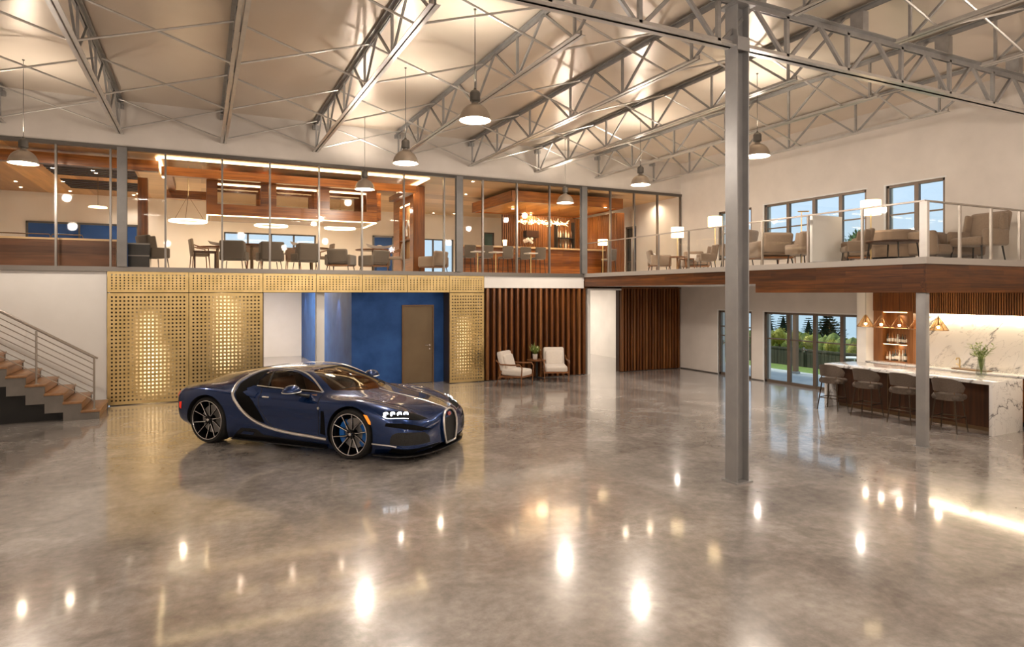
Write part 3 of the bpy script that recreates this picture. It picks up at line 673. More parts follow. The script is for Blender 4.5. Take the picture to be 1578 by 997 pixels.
ST = [ # x, zbottom, P1..P7 (y, z), P8 z
 (-2.115, .34, (.52,.34),(.70,.42),(.76,.55),(.75,.68),(.62,.76),(.44,.78),(.22,.79), .79),
 (-2.095, .30, (.60,.30),(.79,.40),(.84,.56),(.83,.72),(.70,.80),(.50,.82),(.25,.835), .84),
 (-2.02, .25, (.72,.25),(.90,.37),(.94,.56),(.925,.745),(.79,.84),(.54,.86),(.26,.88), .885),
 (-1.82, .18, (.80,.18),(.97,.34),(1.00,.57),(.975,.79),(.83,.885),(.58,.905),(.29,.95), .965),
 (-1.60, .13, (.84,.13),(.99,.31),(1.02,.57),(.99,.82),(.85,.91),(.62,.94),(.32,1.015), 1.03),
 (-1.35, .11, (.86,.11),(.99,.30),(1.02,.57),(.99,.83),(.85,.915),(.64,.97),(.35,1.06), 1.08),
 (-1.00, .10, (.86,.10),(.98,.28),(1.00,.55),(.975,.79),(.86,.895),(.68,1.00),(.40,1.12), 1.14),
 (-.60, .10, (.86,.10),(.95,.26),(.955,.52),(.94,.75),(.855,.865),(.71,1.025),(.44,1.165), 1.19),
 (-.20, .10, (.86,.10),(.93,.25),(.935,.50),(.93,.73),(.85,.85),(.72,1.03),(.47,1.185), 1.212),
 (.20, .10, (.86,.10),(.93,.25),(.93,.50),(.925,.72),(.85,.84),(.71,1.015),(.48,1.16), 1.195),
 (.60, .10, (.86,.10),(.935,.25),(.935,.50),(.93,.72),(.855,.83),(.70,.945),(.49,1.05), 1.10),
 (1.00, .10, (.87,.10),(.955,.26),(.96,.52),(.95,.755),(.86,.835),(.67,.865),(.44,.915), .945),
 (1.36, .10, (.88,.10),(.975,.28),(.985,.54),(.955,.775),(.82,.845),(.61,.81),(.35,.83), .85),
 (1.70, .10, (.87,.10),(.97,.26),(.98,.50),(.94,.715),(.79,.795),(.57,.765),(.31,.78), .80),
 (1.95, .11, (.84,.11),(.955,.24),(.96,.45),(.905,.645),(.75,.735),(.53,.715),(.29,.74), .76),
 (2.15, .12, (.82,.12),(.92,.22),(.925,.40),(.86,.57),(.70,.66),(.49,.66),(.27,.695), .72),
 (2.30, .13, (.70,.13),(.81,.22),(.82,.38),(.77,.505),(.63,.58),(.44,.605),(.24,.655), .685),
 (2.39, .15, (.50,.15),(.60,.22),(.62,.36),(.58,.46),(.48,.525),(.34,.57),(.19,.625), .66),
 (2.435, .17, (.30,.17),(.37,.23),(.385,.35),(.36,.44),(.30,.50),(.22,.545),(.12,.605), .64),
 (2.45, .19, (.17,.19),(.21,.25),(.22,.36),(.205,.46),(.18,.51),(.14,.54),(.09,.585), .62),
]
def hermite(xs, ys, x):
    n = len(xs)
    for i in range(n-1):
        if x <= xs[i+1] or i == n-2: break
    def slope(k):
        if k == 0: return (ys[1]-ys[0])/(xs[1]-xs[0])
        if k == n-1: return (ys[-1]-ys[-2])/(xs[-1]-xs[-2])
        h0, h1 = xs[k]-xs[k-1], xs[k+1]-xs[k]; d0, d1 = (ys[k]-ys[k-1])/h0, (ys[k+1]-ys[k])/h1
        return (d0*h1+d1*h0)/(h0+h1)
    h = xs[i+1]-xs[i]; t = (x-xs[i])/h; m0, m1 = slope(i)*h, slope(i+1)*h
    return (2*t**3-3*t*t+1)*ys[i]+(t**3-2*t*t+t)*m0+(-2*t**3+3*t*t)*ys[i+1]+(t**3-t*t)*m1
SXS = [s[0] for s in ST]
def station(x, shrink=0):
    zb = hermite(SXS, [s[1] for s in ST], x); P = []
    for k in range(7): P.append((hermite(SXS, [s[2+k][0] for s in ST], x), hermite(SXS, [s[2+k][1] for s in ST], x)))
    return zb, P, hermite(SXS, [s[9] for s in ST], x)
def section(x, sub=7):
    zb, P, zt = station(x); P = P+[(0, zt)]
    ctrl = [(P[0][0], P[0][1])]+P+[(-P[6][0], P[6][1])]; out = []
    def cr(a, b, c, d, t): return .5*((2*b)+(-a+c)*t+(2*a-5*b+4*c-d)*t*t+(-a+3*b-3*c+d)*t**3)
    for i in range(1, len(ctrl)-2):
        for k in range(sub):
            t = k/sub; out.append(tuple(cr(ctrl[i-1][j], ctrl[i][j], ctrl[i+1][j], ctrl[i+2][j], t) for j in (0, 1)))
    out.append((0, zt)); return zb, out
def body_mesh(nx=110):
    v = []; f = []
    xs = []
    for a, b in zip(SXS, SXS[1:]):
        k = max(2, int(round((b-a)/.04)))
        xs += [a+(b-a)*i/k for i in range(k)]
    xs.append(SXS[-1])
    for x in xs:
        zb, sec = section(x); ring = [(x, 0, zb)]+[(x, -y, z) for y, z in sec]+[(x, y, z) for y, z in reversed(sec[:-1])]
        v += ring; n = len(ring)
    for i in range(len(xs)-1):
        for k in range(n): f.append((i*n+k, i*n+(k+1) % n, (i+1)*n+(k+1) % n, (i+1)*n+k))
    f.append(tuple(range(n-1, -1, -1))); m = (len(xs)-1)*n; f.append(tuple(m+k for k in range(n)))
    return MB().add(v, f)
BODY = body_mesh()
_bm = bmesh.new(); _vv = [_bm.verts.new(p) for p in BODY.v]
for q in BODY.f: _bm.faces.new([_vv[i] for i in q])
bmesh.ops.recalc_face_normals(_bm, faces=_bm.faces[:]); BVH = BVHTree.FromBMesh(_bm); _bm.free()
car = thing('car', 'dark blue two-door sports car with chrome side arcs, parked on the polished floor', 'car', CAR_LOC, CAR_RZ)
def boolean(base, cutters):
    o = obj('tmp_base', base, M['paint'], smooth=False); tmp = [o]
    for mb, m in cutters:
        c = obj('tmp_cut', mb, m, smooth=False); tmp.append(c); md = o.modifiers.new('b', 'BOOLEAN'); md.operation = 'DIFFERENCE'; md.object = c; md.solver = 'EXACT'
        try: md.material_mode = 'TRANSFER'
        except Exception: pass
    dg = bpy.context.evaluated_depsgraph_get(); me = bpy.data.meshes.new_from_object(o.evaluated_get(dg))
    for x in tmp: bpy.data.objects.remove(x)
    bm = bmesh.new(); bm.from_mesh(me)
    bmesh.ops.remove_doubles(bm, verts=bm.verts[:], dist=1e-5)
    for f in bm.faces: f.smooth = True
    for e in bm.edges:
        if len(e.link_faces) != 2 or e.calc_face_angle(0) > .55: e.smooth = False
    bm.to_mesh(me); bm.free(); me.name = 'car_body'; return me
cut = []
for x, r in ((AXF, .402), (AXR, .412)):
    for s in (-1, 1):
        y0, y1 = sorted((s*.58, s*1.2)); cut.append((MB().lathe([(r, y0), (r, y1)], 56, (x, 0, .365), 'y'), M['well']))
# hollow cabin
v = []; f = []; xs = [-.72+(.93+.72)*i/16 for i in range(17)]
for x in xs:
    zb, sec = section(x, 5); pts = [(y, z) for y, z in sec if z > .60]; pts = [(y*.935-.012*(y > 0), z-.03) for y, z in pts]; pts[-1] = (0, pts[-1][1])
    pts = [(0, .38), (.78, .38)]+pts
    if x == xs[0]: nP = 14
    # resample to nP points along arc length
    d = [0]
    for a, b in zip(pts, pts[1:]): d.append(d[-1]+math.dist(a, b))
    rs = []
    for k in range(18):
        t_ = d[-1]*k/17; i = max(j for j in range(len(d)) if d[j] <= t_+1e-9); i = min(i, len(pts)-2); u = (t_-d[i])/(d[i+1]-d[i]) if d[i+1] > d[i] else 0
        rs.append((pts[i][0]+(pts[i+1][0]-pts[i][0])*u, pts[i][1]+(pts[i+1][1]-pts[i][1])*u))
    ring = [(x, -y, z) for y, z in rs]+[(x, y, z) for y, z in reversed(rs[1:-1])]; v += ring; n = len(ring)
for i in range(len(xs)-1):
    for k in range(n): f.append((i*n+k, i*n+(k+1) % n, (i+1)*n+(k+1) % n, (i+1)*n+k))
f.append(tuple(range(n-1, -1, -1))); m_ = (len(xs)-1)*n; f.append(tuple(m_+k for k in range(n)))
cut.append((MB().add(v, f), M['leather_d']))
GL = [(.70,.89),(.48,.897),(.13,.905),(-.27,.915),(-.50,.925),(-.53,1.02),(-.50,1.10),(-.40,1.145),(-.25,1.16),(-.05,1.16),(.10,1.145),(.28,1.09),(.47,1.015),(.62,.94)]
WS = [(.26,0),(.255,.20),(.245,.36),(.30,.43),(.55,.535),(.80,.635),(.86,.62),(1.0,.50),(1.10,.36),(1.17,.18),(1.19,0)]
WSF = [(x, y) for x, y in WS]+[(x, -y) for x, y in reversed(WS[1:-1])]
for s in (-1, 1):
    a, b = sorted((s*.35, s*1.15)); cut.append((MB().prism(GL, a, b, 'y'), M['carb']))
cut.append((MB().prism(WSF, .72, 1.5, 'z'), M['carb']))
body = obj('body', boolean(BODY, cut), None, car)
def newell(P):
    n = Vector((0, 0, 0))
    for a, b in zip(P, P[1:]+P[:1]): n += Vector(((a.y-b.y)*(a.z+b.z), (a.z-b.z)*(a.x+b.x), (a.x-b.x)*(a.y+b.y)))
    return n.normalized()
def on_body(p, n, reach=.6):
    h = BVH.ray_cast(p+n*reach, -n)
    return h[0] if h[0] is not None else BVH.find_nearest(p)[0]
def patch(P, off=.003, th=.006, res=.03, nrm=None):
    P = [Vector(p) for p in P]; c = sum(P, Vector())/len(P); n = Vector(nrm).normalized() if nrm else newell(P)
    if n.dot(c-Vector((0, 0, .5))) < 0 and not nrm: n = -n
    u = n.cross(Vector((0, 0, 1))); u = u.normalized() if u.length > .1 else Vector((0, 1, 0)); w_ = n.cross(u)
    q = [((p-c).dot(u), (p-c).dot(w_)) for p in P]; out = []
    for a, b in zip(q, q[1:]+q[:1]):
        k = max(1, int(math.dist(a, b)/res)); out += [(a[0]+(b[0]-a[0])*i/k, a[1]+(b[1]-a[1])*i/k) for i in range(k)]
    def inside(x, y):
        r = False
        for (x0, y0), (x1, y1) in zip(q, q[1:]+q[:1]):
            if (y0 > y) != (y1 > y) and x < (x1-x0)*(y-y0)/(y1-y0)+x0: r = not r
        return r
    def dmin(x, y): return min(math.dist((x, y), o_) for o_ in out)
    xs_ = [p[0] for p in q]; ys_ = [p[1] for p in q]; pts = list(out); x = min(xs_)+res/2
    while x < max(xs_):
        y = min(ys_)+res/2
        while y < max(ys_):
            if inside(x, y) and dmin(x, y) > res*.5: pts.append((x, y))
            y += res
        x += res
    N = len(out); r = delaunay_2d_cdt([Vector(p) for p in pts], [(i, (i+1) % N) for i in range(N)], [], 1, 1e-6)
    V2, F2 = r[0], r[2]; hits = [on_body(c+u*p.x+w_*p.y, n) for p in V2]; base = len(V2)
    v = [h+n*off for h in hits]+[h+n*(off-th) for h in hits]; f = [tuple(t_) for t_ in F2]+[tuple(i+base for i in reversed(t_)) for t_ in F2]
    cnt = {}
    for t_ in F2:
        for a, b in zip(t_, list(t_[1:])+[t_[0]]): cnt[(a, b)] = 1
    for (a, b) in cnt:
        if (b, a) not in cnt: f.append((a, b, b+base, a+base))
    return MB().add(v, f)
def mirror(mb): return MB().add([(x, -y, z) for x, y, z in mb.v], [tuple(reversed(q)) for q in mb.f])
def both(name, mb, m, parent=car, **k):
    a = obj(name, mb, m, parent, **k); b = obj(name, mirror(mb), m, parent, **k); return a, b
def surf_path(P, r, off=.0, sub=4, n=8, nrm=None, flat=None):
    P = [Vector(p) for p in P]; Q = []
    for i in range(len(P)-1):
        a, b, c, d = P[max(0, i-1)], P[i], P[i+1], P[min(len(P)-1, i+2)]
        for k in range(sub):
            t_ = k/sub; Q.append(.5*((2*b)+(-a+c)*t_+(2*a-5*b+4*c-d)*t_*t_+(-a+3*b-3*c+d)*t_**3))
    Q.append(P[-1]); R_ = []
    for p in Q:
        h, hn, _, _ = BVH.find_nearest(p); R_.append(h+hn*off)
    return MB().path(R_, r, n, flat=flat)
S_ = (0, -1, .25)
both('side_window', patch([(x, -.8, z) for x, z in GL], -.012, .005, .05, (0, -1, .0)), M['cglass'])
both('window_trim', surf_path([(x, -.72, z) for x, z in []] or [(.72,-.75,.895),(.48,-.76,.905),(.13,-.79,.915),(-.27,-.79,.925),(-.50,-.79,.935)], .008, .004), M['chrome'])
obj('windshield', patch([(x, y, 1.0) for x, y in WSF], -.010, .005, .06, (0, 0, 1)), M['cglass'], car)
CL = [(.72,-.74,.90),(.46,-.61,1.04),(.22,-.53,1.135),(-.04,-.48,1.175),(-.33,-.46,1.18),(-.57,-.48,1.155),(-.73,-.54,1.11),(-.86,-.64,1.04),(-.915,-.74,.97),(-.905,-.84,.90),(-.86,-.93,.81),(-.78,-.96,.71),(-.67,-.96,.59),(-.54,-.95,.49),(-.38,-.94,.41),(-.18,-.94,.35),(.06,-.93,.31),(.35,-.93,.285),(.65,-.94,.27),(.95,-.955,.255)]
nC = (len(CL)-1)*4+1
both('chrome_arc', surf_path(CL, [.013+.011*min(1, max(0, (i-14)/14)) for i in range(nC)], .004, flat=1), M['chrome'])
VOID = [(-.50,-.5,1.13),(-.66,-.6,1.10),(-.80,-.67,1.03),(-.86,-.78,.95),(-.83,-.91,.84),(-.75,-.96,.72),(-.62,-.95,.56),(-.42,-.94,.44),(-.22,-.94,.40),(-.33,-.94,.56),(-.46,-.93,.72),(-.60,-.9,.82),(-.68,-.83,.90),(-.56,-.79,.945),(-.535,-.68,1.03)]
both('side_intake', patch([(p[0], p[1], p[2]) for p in VOID], .003, .01, .04, (0, -1, .35)), M['void'])
both('pillar_cover', patch([(-.50,-.5,1.135),(-.535,-.6,1.04),(-.52,-.79,.94),(-.70,-.8,.93),(-.82,-.7,1.0),(-.70,-.55,1.09),(-.56,-.5,1.14)], .002, .008, .04, (0, -1, .6)), M['void'])
# bulged inner blade in front of the intake
both('intake_blade', patch([(-.70,-.9,.845),(-.66,-.92,.885),(-.50,-.88,.90),(-.42,-.9,.86),(-.44,-.93,.77),(-.58,-.93,.80)], .012, .02, .03, (0, -1, .35)), M['paint'])
both('pillar_strip', surf_path([(-.27,-.79,.915),(-.32,-.68,1.04),(-.38,-.56,1.14)], .014, .003, n=6, flat=.5), M['carb'])
both('door_seam', surf_path([(-.40,-.82,.91),(-.37,-.86,.86),(-.36,-.92,.76),(-.32,-.94,.62),(-.20,-.94,.46),(-.10,-.94,.38)], .005, .001, n=6), M['black'])
both('door_seam', surf_path([(.74,-.80,.875),(.77,-.92,.76),(.80,-.94,.52),(.80,-.945,.31)], .005, .001, n=6), M['black'])
both('door_handle', MB().rb((-.23, -.915, .795), (.13, .025, .026), .01), M['chrome'])
both('fender_vent', patch([(.84,-.95,.66),(.895,-.95,.66),(.93,-.95,.31),(.83,-.95,.33)], .002, .006, .04, (0, -1, 0)), M['void'])
both('fender_badge', MB().lathe([(.02, -.966), (.02, -.955)], 14, (.80, 0, .70), 'y'), M['chrome'])
both('sill', patch([(-.93,-.9,.115),(-.80,-.93,.20),(-.66,-.95,.30),(-.38,-.94,.30),(-.26,-.93,.22),(.2,-.92,.185),(.9,-.94,.165),(.92,-.9,.115)], .004, .02, .04, (0, -1, 0)), M['carb'])
both('sill_blade', patch([(-.70,-.9,.20),(-.62,-.93,.25),(-.42,-.93,.245),(-.46,-.93,.20)], .012, .01, .04, (0, -1, 0)), M['paint'])
both('sill_edge', MB().rb((0, -.89, .105), (1.80, .10, .02), .006), M['carb'])
# mirrors
mv = MB().ball((0, 0, 0), 1, 22, 14); mv.v = [(.38+.125*x*(1-.15*x), -1.03+.15*y, .925+(.105*z if z > 0 else .028*z)) for x, y, z in mv.v]
both('side_mirror', mv, M['paint'])
both('mirror_trim', MB().path([(.38+.127*math.cos(2*PI*k/28)*(1-.15*math.cos(2*PI*k/28)), -1.03+.152*math.sin(2*PI*k/28), .922) for k in range(28)], .007, 6, closed=True), M['chrome'])
both('mirror_arm', MB().path([(.40, -1.0, .90), (.48, -.92, .865), (.56, -.86, .845)], [.03, .035, .045], 10, flat=.6), M['carb'])
# front
def fr(P): return P
both('headlight_housing', patch([(1.86,-.9,.695),(1.90,-.87,.72),(2.10,-.70,.695),(2.20,-.56,.66),(2.36,-.46,.575),(2.30,-.65,.575),(2.14,-.80,.60),(1.93,-.92,.625),(1.88,-.92,.65)], .003, .012, .025, (1, -.8, .5)), M['void'])
M['hl'] = mat('headlight_led', (1, 1, 1), .3, emit=(.86, .93, 1), es=2.6)
for (x, y, z) in ((1.905,-.885,.672),(1.985,-.835,.672),(2.062,-.775,.668),(2.125,-.705,.662)):
    c = on_body(Vector((x, y, z)), Vector((1, -.8, .5)).normalized()); n = Vector((1, -.75, .25)).normalized(); u = n.cross(Vector((0, 0, 1))).normalized(); w_ = u.cross(n)
    pts = [c+n*.012+u*.030*math.copysign(abs(math.cos(a))**.6, math.cos(a))+w_*.025*math.copysign(abs(math.sin(a))**.6, math.sin(a)) for a in [2*PI*k/20 for k in range(20)]]
    both('headlight', MB().path(pts, .007, 7, closed=True), M['hl'])
    both('headlight_lens', MB().path([c, c+n*.014], [.026, .022], 14), mat('lens_core', (.5, .55, .6), .1, emit=(.7, .8, 1), es=.35) if 'lens_core' not in bpy.data.materials else bpy.data.materials['lens_core'])
both('daytime_light', surf_path([(1.89,-.92,.652),(1.94,-.92,.628),(2.06,-.86,.615),(2.20,-.75,.605)], .0055, .005, n=6), M['hl'])
both('bumper_slot', patch([(1.94,-.95,.52),(1.95,-.94,.565),(2.17,-.85,.56),(2.29,-.74,.53),(2.42,-.46,.43),(2.36,-.66,.435),(2.25,-.82,.475),(2.08,-.92,.505)], .003, .012, .03, (1, -.8, .1)), M['void'])
both('front_intake', patch([(2.03,-.96,.27),(2.03,-.96,.35),(2.06,-.95,.41),(2.12,-.92,.44),(2.26,-.83,.44),(2.38,-.60,.41),(2.41,-.52,.34),(2.415,-.50,.25),(2.34,-.72,.25),(2.15,-.93,.265)], .003, .012, .03, (1, -.8, 0)), M['mesh'])
both('lower_intake', patch([(1.98,-.90,.135),(2.06,-.95,.22),(2.30,-.78,.20),(2.42,-.45,.20),(2.44,-.25,.195),(2.43,-.25,.18),(2.38,-.45,.155),(2.2,-.75,.135)], .004, .012, .03, (1, -.8, -.3)), M['void'])
both('bumper_strip', surf_path([(1.74,-.97,.262),(1.9,-.97,.258),(2.04,-.95,.255),(2.12,-.93,.245)], .011, .002), M['chrome'])
both('bumper_strip', surf_path([(2.12,-.93,.238),(2.30,-.78,.222),(2.40,-.52,.215),(2.435,-.30,.215)], .007, .002), M['paint'])
SP = [(1.72,.93),(1.95,.93),(2.15,.90),(2.32,.76),(2.43,.50),(2.47,.25),(2.475,0)]
both('splitter', MB().prism([(x, -y) for x, y in SP]+[(2.0, 0), (1.72, -.6)], .082, .102, 'z'), M['carb'])
M['orange'] = mat('amber_marker', (.9, .25, .02), .25, emit=(1, .3, .03), es=.5, coat=.5)
both('side_marker', patch([(1.60,-.98,.665),(1.66,-.97,.655),(1.72,-.98,.57),(1.725,-.98,.53),(1.69,-.98,.54)], .004, .008, .03, (0, -1, 0)), M['orange'])
# horseshoe grille
HS = [(-.145,.165),(-.175,.26),(-.205,.38),(-.205,.48),(-.18,.565),(-.12,.625),(-.05,.65),(0,.653)]; HS = HS+[(-y, z) for y, z in reversed(HS[:-1])]
def hx(z): return 2.488-.10*max(0, z-.40)**1.3*2
obj('grille_frame', MB().path([(hx(z), y, z) for y, z in HS], .017, 8, closed=True), M['chrome'], car)
obj('grille_surround', MB().add([(hx(z), y, z) for y, z in HS]+[(2.36, y*1.02, z) for y, z in HS], [(i, (i+1) % len(HS), len(HS)+(i+1) % len(HS), len(HS)+i) for i in range(len(HS))]), M['paint'], car)
obj('grille_mesh', MB().add([(hx(z)-.02, y*.97, .165+(z-.165)*.98) for y, z in HS], [tuple(range(len(HS)))]), M['mesh'], car, smooth=False)
bz = .575
bd = obj('badge', MB().lathe([(.0005, hx(bz)+.012), (.026, hx(bz)+.008), (.032, hx(bz)+.0), (.032, hx(bz)-.02)], 24, (0, 0, bz), 'x', cap=False), mat('red_badge', (.62, .07, .04), .3, coat=.6), car)
obj('badge_rim', MB().path([(hx(bz)+.004, .033*math.cos(2*PI*k/24), bz+.026*math.sin(2*PI*k/24)) for k in range(24)], .0035, 6, closed=True), M['chrome'], car)
obj('hood_spine', surf_path([(2.44,0,.63),(2.25,0,.70),(1.9,0,.765),(1.5,0,.83),(1.22,0,.885)], .007, .003), M['chrome'], car)
both('hood_line', surf_path([(1.05,-.50,.88),(1.4,-.53,.80),(1.8,-.50,.745),(2.15,-.40,.675),(2.36,-.22,.65)], .0035, .0, n=6), M['carb'])
both('wiper', MB().path([(1.12,-.18,.925),(.98,-.34,.95),(.88,-.56,.925)], .006, 6), M['black'])
both('taillight', patch([(-2.02,-.94,.76),(-1.96,-.95,.78),(-2.09,-.80,.79),(-2.10,-.70,.775),(-2.10,-.80,.73),(-2.03,-.93,.70)], .004, .01, .03, (-1, -1, .2)), mat('red_tail_lens', (.45, .02, .01), .2, emit=(1, .05, .02), es=.3))
both('rear_marker', patch([(-1.93,-.97,.63),(-1.88,-.98,.64),(-1.90,-.99,.52),(-1.95,-.98,.54)], .004, .01, .03, (-.4, -1, 0)), bpy.data.materials['red_tail_lens'])
both('rear_vent', patch([(-2.07,-.86,.34),(-2.09,-.82,.50),(-2.02,-.92,.50),(-1.99,-.92,.33)], .004, .01, .03, (-1, -.8, 0)), M['carb'])
obj('engine_cover', patch([(-.75,-.22,1.1),(-.75,.22,1.1),(-1.45,.30,1.0),(-1.45,-.30,1.0)], .004, .01, .06, (0, 0, 1)), M['carb'], car)
# interior
for s in (-1, 1):
    st_ = obj('seat', MB().rb((.02, s*.38, .56), (.52, .48, .16), .06, seg=4), M['leather'], car)
    obj('seat_back', MB().rb((-.30, s*.38, .78), (.15, .46, .52), .06, (0, -.30, 0), seg=4), M['leather'], st_); obj('headrest', MB().rb((-.40, s*.38, 1.02), (.10, .24, .16), .04, (0, -.3, 0)), M['leather_d'], st_)
obj('dashboard', MB().rb((.80, 0, .80), (.34, 1.34, .14), .05, seg=4), M['leather'], car); obj('console', MB().rb((.30, 0, .60), (.85, .18, .22), .05), M['leather_d'], car)
obj('cabin_arc', MB().path([(.62, 0, .82), (.2, 0, 1.02), (-.2, 0, 1.10), (-.55, 0, 1.02), (-.66, 0, .8)], .018, 8), M['chrome'], car)
sw = [(.52+.06*math.sin(2*PI*k/28), .38+.17*math.cos(2*PI*k/28), .84+.16*math.sin(2*PI*k/28)) for k in range(28)]
obj('steering_wheel', MB().path(sw, .014, 8, closed=True).tube((.53, .22, .84), (.53, .54, .84), .012, 6).tube((.53, .38, .84), (.66, .38, .80), .025, 8), M['leather_d'], car)
obj('rear_view_mirror', MB().rb((.42, 0, 1.09), (.03, .22, .06), .015), M['black'], car)
both('door_card', MB().rb((.12, -.80, .70), (1.1, .05, .34), .02), M['leather'])
# wheels
M['rim_d'] = mat('dark_alloy', (.015, .015, .017), .25, metal=.7); M['rim_b'] = mat('polished_alloy', (.86, .86, .87), .18, metal=1); M['blue_c'] = mat('blue_brake_caliper', (.005, .14, .55), .3, coat=.5)
def wheel(x, y, r, wd, flip):
    t = obj('wheel', MB().lathe([(r*.83, -wd/2), (r*.93, -wd/2-.004), (r*.985, -wd/2+.03), (r, -wd/2+.06), (r, wd/2-.05), (r*.97, wd/2), (r*.83, wd/2)], 56, axis='y', cap=False), M['tyre'], car, loc=(x, y, r), rot=(0, 0, PI if flip else 0))
    rr = r*.83; yo = -wd/2
    obj('rim', MB().lathe([(rr, yo), (rr-.012, yo+.02), (rr-.018, yo+.10), (rr-.022, yo+.2), (.10, yo+.2), (.0005, yo+.2)], 48, axis='y', cap=False), M['rim_d'], t)
    obj('rim_lip', MB().path([(rr*math.cos(2*PI*k/60)*.985, yo+.002, rr*math.sin(2*PI*k/60)*.985) for k in range(60)], .0065, 8, closed=True), M['rim_b'], t)
    obj('brake_disc', MB().lathe([(.06, yo+.13), (r*.60, yo+.13), (r*.60, yo+.155), (.06, yo+.155)], 40, axis='y', cap=False), M['steel'], t)
    if x > 0:
        for a0, nm in ((PI*.72, 1), (-PI*.28, 1)):
            v = []; f = []; nn = 14
            for i in range(nn+1):
                a = a0+PI*.52*i/nn
                for (q, yy) in ((r*.44, yo+.10), (r*.66, yo+.09), (r*.68, yo+.17), (r*.44, yo+.17)): v.append((q*math.cos(a), yy, q*math.sin(a)))
            for i in range(nn):
                for k in range(4): f.append((i*4+k, i*4+(k+1) % 4, (i+1)*4+(k+1) % 4, (i+1)*4+k))
            f += [(0, 1, 2, 3), (nn*4+3, nn*4+2, nn*4+1, nn*4)]
            if a0 > 0 or True: obj('brake_caliper', MB().add(v, f), M['blue_c'], t, bevel=.004)
    n = 10
    for k in range(n):
        a = 2*PI*k/n+.2; tw = .30 if k % 2 else -.05
        P = []; 
        for i in range(7):
            q = .03+(rr-.035)*i/6; aa = a+tw*(1-i/6)**2; P.append((q*math.cos(aa), yo+.035-.028*(i/6)**2+.008, q*math.sin(aa)))
        obj('spoke', MB().path([(p[0], p[1]+.014, p[2]) for p in P], [.024, .02, .017, .014, .012, .012, .014], 6), M['rim_d'], t)
        obj('spoke_edge', MB().path(P, [.0065, .006, .0055, .0055, .0055, .006, .0065], 6), M['rim_b'], t)
    obj('hub', MB().lathe([(.0005, yo+.012), (.022, yo+.014), (.03, yo+.03), (.032, yo+.08)], 20, axis='y', cap=False), M['rim_b'], t)
for fl, s in ((False, -1), (True, 1)):
    wheel(AXF, s*.845, WR_F, .27, fl); wheel(AXR, s*.83, WR_R, .32, fl)
# ================================================================== marble bar, back bar, stools
M['bar_wood'] = wood('bar_walnut', (.05, .018, .006), (.13, .045, .014), 'z', 20, .35)
IX0, IX1, IY0, IY1, IH = 11.86, 12.78, 6.03, 9.22, .905
t = thing('marble_bar', 'long white veined marble island with waterfall ends', 'bar', (IX0, IY0, 0)); w_, l = IX1-IX0, IY1-IY0
obj('countertop', MB().box(0, w_, .055, l-.055, IH-.055, IH), M['marble'], t, bevel=.003)
obj('end_slab', MB().box(0, w_, 0, .055, 0, IH), M['marble'], t, bevel=.003); obj('end_slab', MB().box(0, w_, l-.055, l, 0, IH), M['marble'], t, bevel=.003)
obj('front_panel', MB().box(.34, .37, .055, l-.055, .07, IH-.055), M['bar_wood'], t)
for k in range(5): obj('panel_batten', MB().box(.33, .341, .055+k*.62+.1, .055+k*.62+.12, .1, IH-.06), M['bronze'], t)
obj('cabinet_body', MB().box(.37, w_-.02, .055, l-.055, .07, IH-.055), M['bar_wood'], t); obj('plinth', MB().box(.38, w_-.05, .055, l-.055, 0, .07), M['bronze'], t)
# wall structure behind the bar
kw0, kw1 = yw(1341, XR-.5), yw(1418, XR)
struct('wall_pier', MB().box(13.15, XR, kw0+.06, kw0+.28, 0, 2.42), M['plaster_low'], 'short white pier between the garden doors and bar', 'wall')
KY0 = 3.2; KYE = kw0+.06
t = thing('back_counter', 'marble-topped back counter with walnut cabinets along the wall', 'counter', (XR, KY0, 0)); L = KYE-KY0
obj('worktop', MB().box(-.58, -.03, 0, L, .87, .905), M['marble'], t, bevel=.003)
for k in range(9):
    a, b = L*k/9, L*(k+1)/9
    dd = obj('cabinet_door', MB().box(-.555, -.535, a+.004, b-.004, .68, .85).box(-.555, -.535, a+.004, b-.004, .1, .672), M['walnut'], t)
    obj('handle', MB().tube((-.575, (a+b)/2-.06, .77), (-.575, (a+b)/2+.06, .77), .006, 6), M['bronze'], dd)
obj('carcass', MB().box(-.535, -.03, 0, L, .08, .87), M['walnut_dark'], t); obj('plinth', MB().box(-.50, -.03, 0, L, 0, .08), M['black'], t)
SPLY = yw(1420, XR-.02)          # where the marble splashback starts
t = tag(obj('splashback', MB().box(XR-.028, XR-.002, KY0, SPLY, .905, 1.969), M['marble_b'] if 'marble_b' in M else marble('splashback_marble', .8, (-.8, .3, 0), (.74, .71, .67)), loc=(0, 0, 0)), 'large veined marble splashback under the light strip', 'splashback')
# bottle niche
NY0, NY1 = yw(1398, XR-.3), yw(1360, XR-.3)
zt = 2.42
t = thing('bottle_cabinet', 'walnut wall cabinet with two lit open bottle shelves', 'cabinet', (XR, 0, .905))
NW0, NW1 = SPLY, KYE
H = zt-.905; nb, ntop = .02, 1.08
m = MB(); wall_holes(NW0, NW1, 0, H, [(NY0, NY1, nb, ntop)], lambda a, b, c, d: m.box(-.30, -.005, a, b, c, d)); obj('carcass', m, M['walnut2'], t)
obj('back_panel', MB().box(-.06, -.01, NY0, NY1, nb, ntop), M['walnut2'], t)
for z in (.40, .76): 
    s_ = obj('shelf', MB().box(-.29, -.06, NY0, NY1, z-.018, z), M['walnut2'], t)
    obj('light_strip', MB().box(-.285, -.27, NY0+.01, NY1-.01, z-.026, z-.018), M['led'], s_)
obj('light_strip', MB().box(-.28, -.25, NY0+.01, NY1-.01, ntop-.012, ntop-.001), M['led'], t)
for z in (1.0, .35): lamp('AREA', (XR-.2, (NY0+NY1)/2, .905+z), 1.2, WARM, size=(.5, .1), aim=(XR-.2, (NY0+NY1)/2, 0))
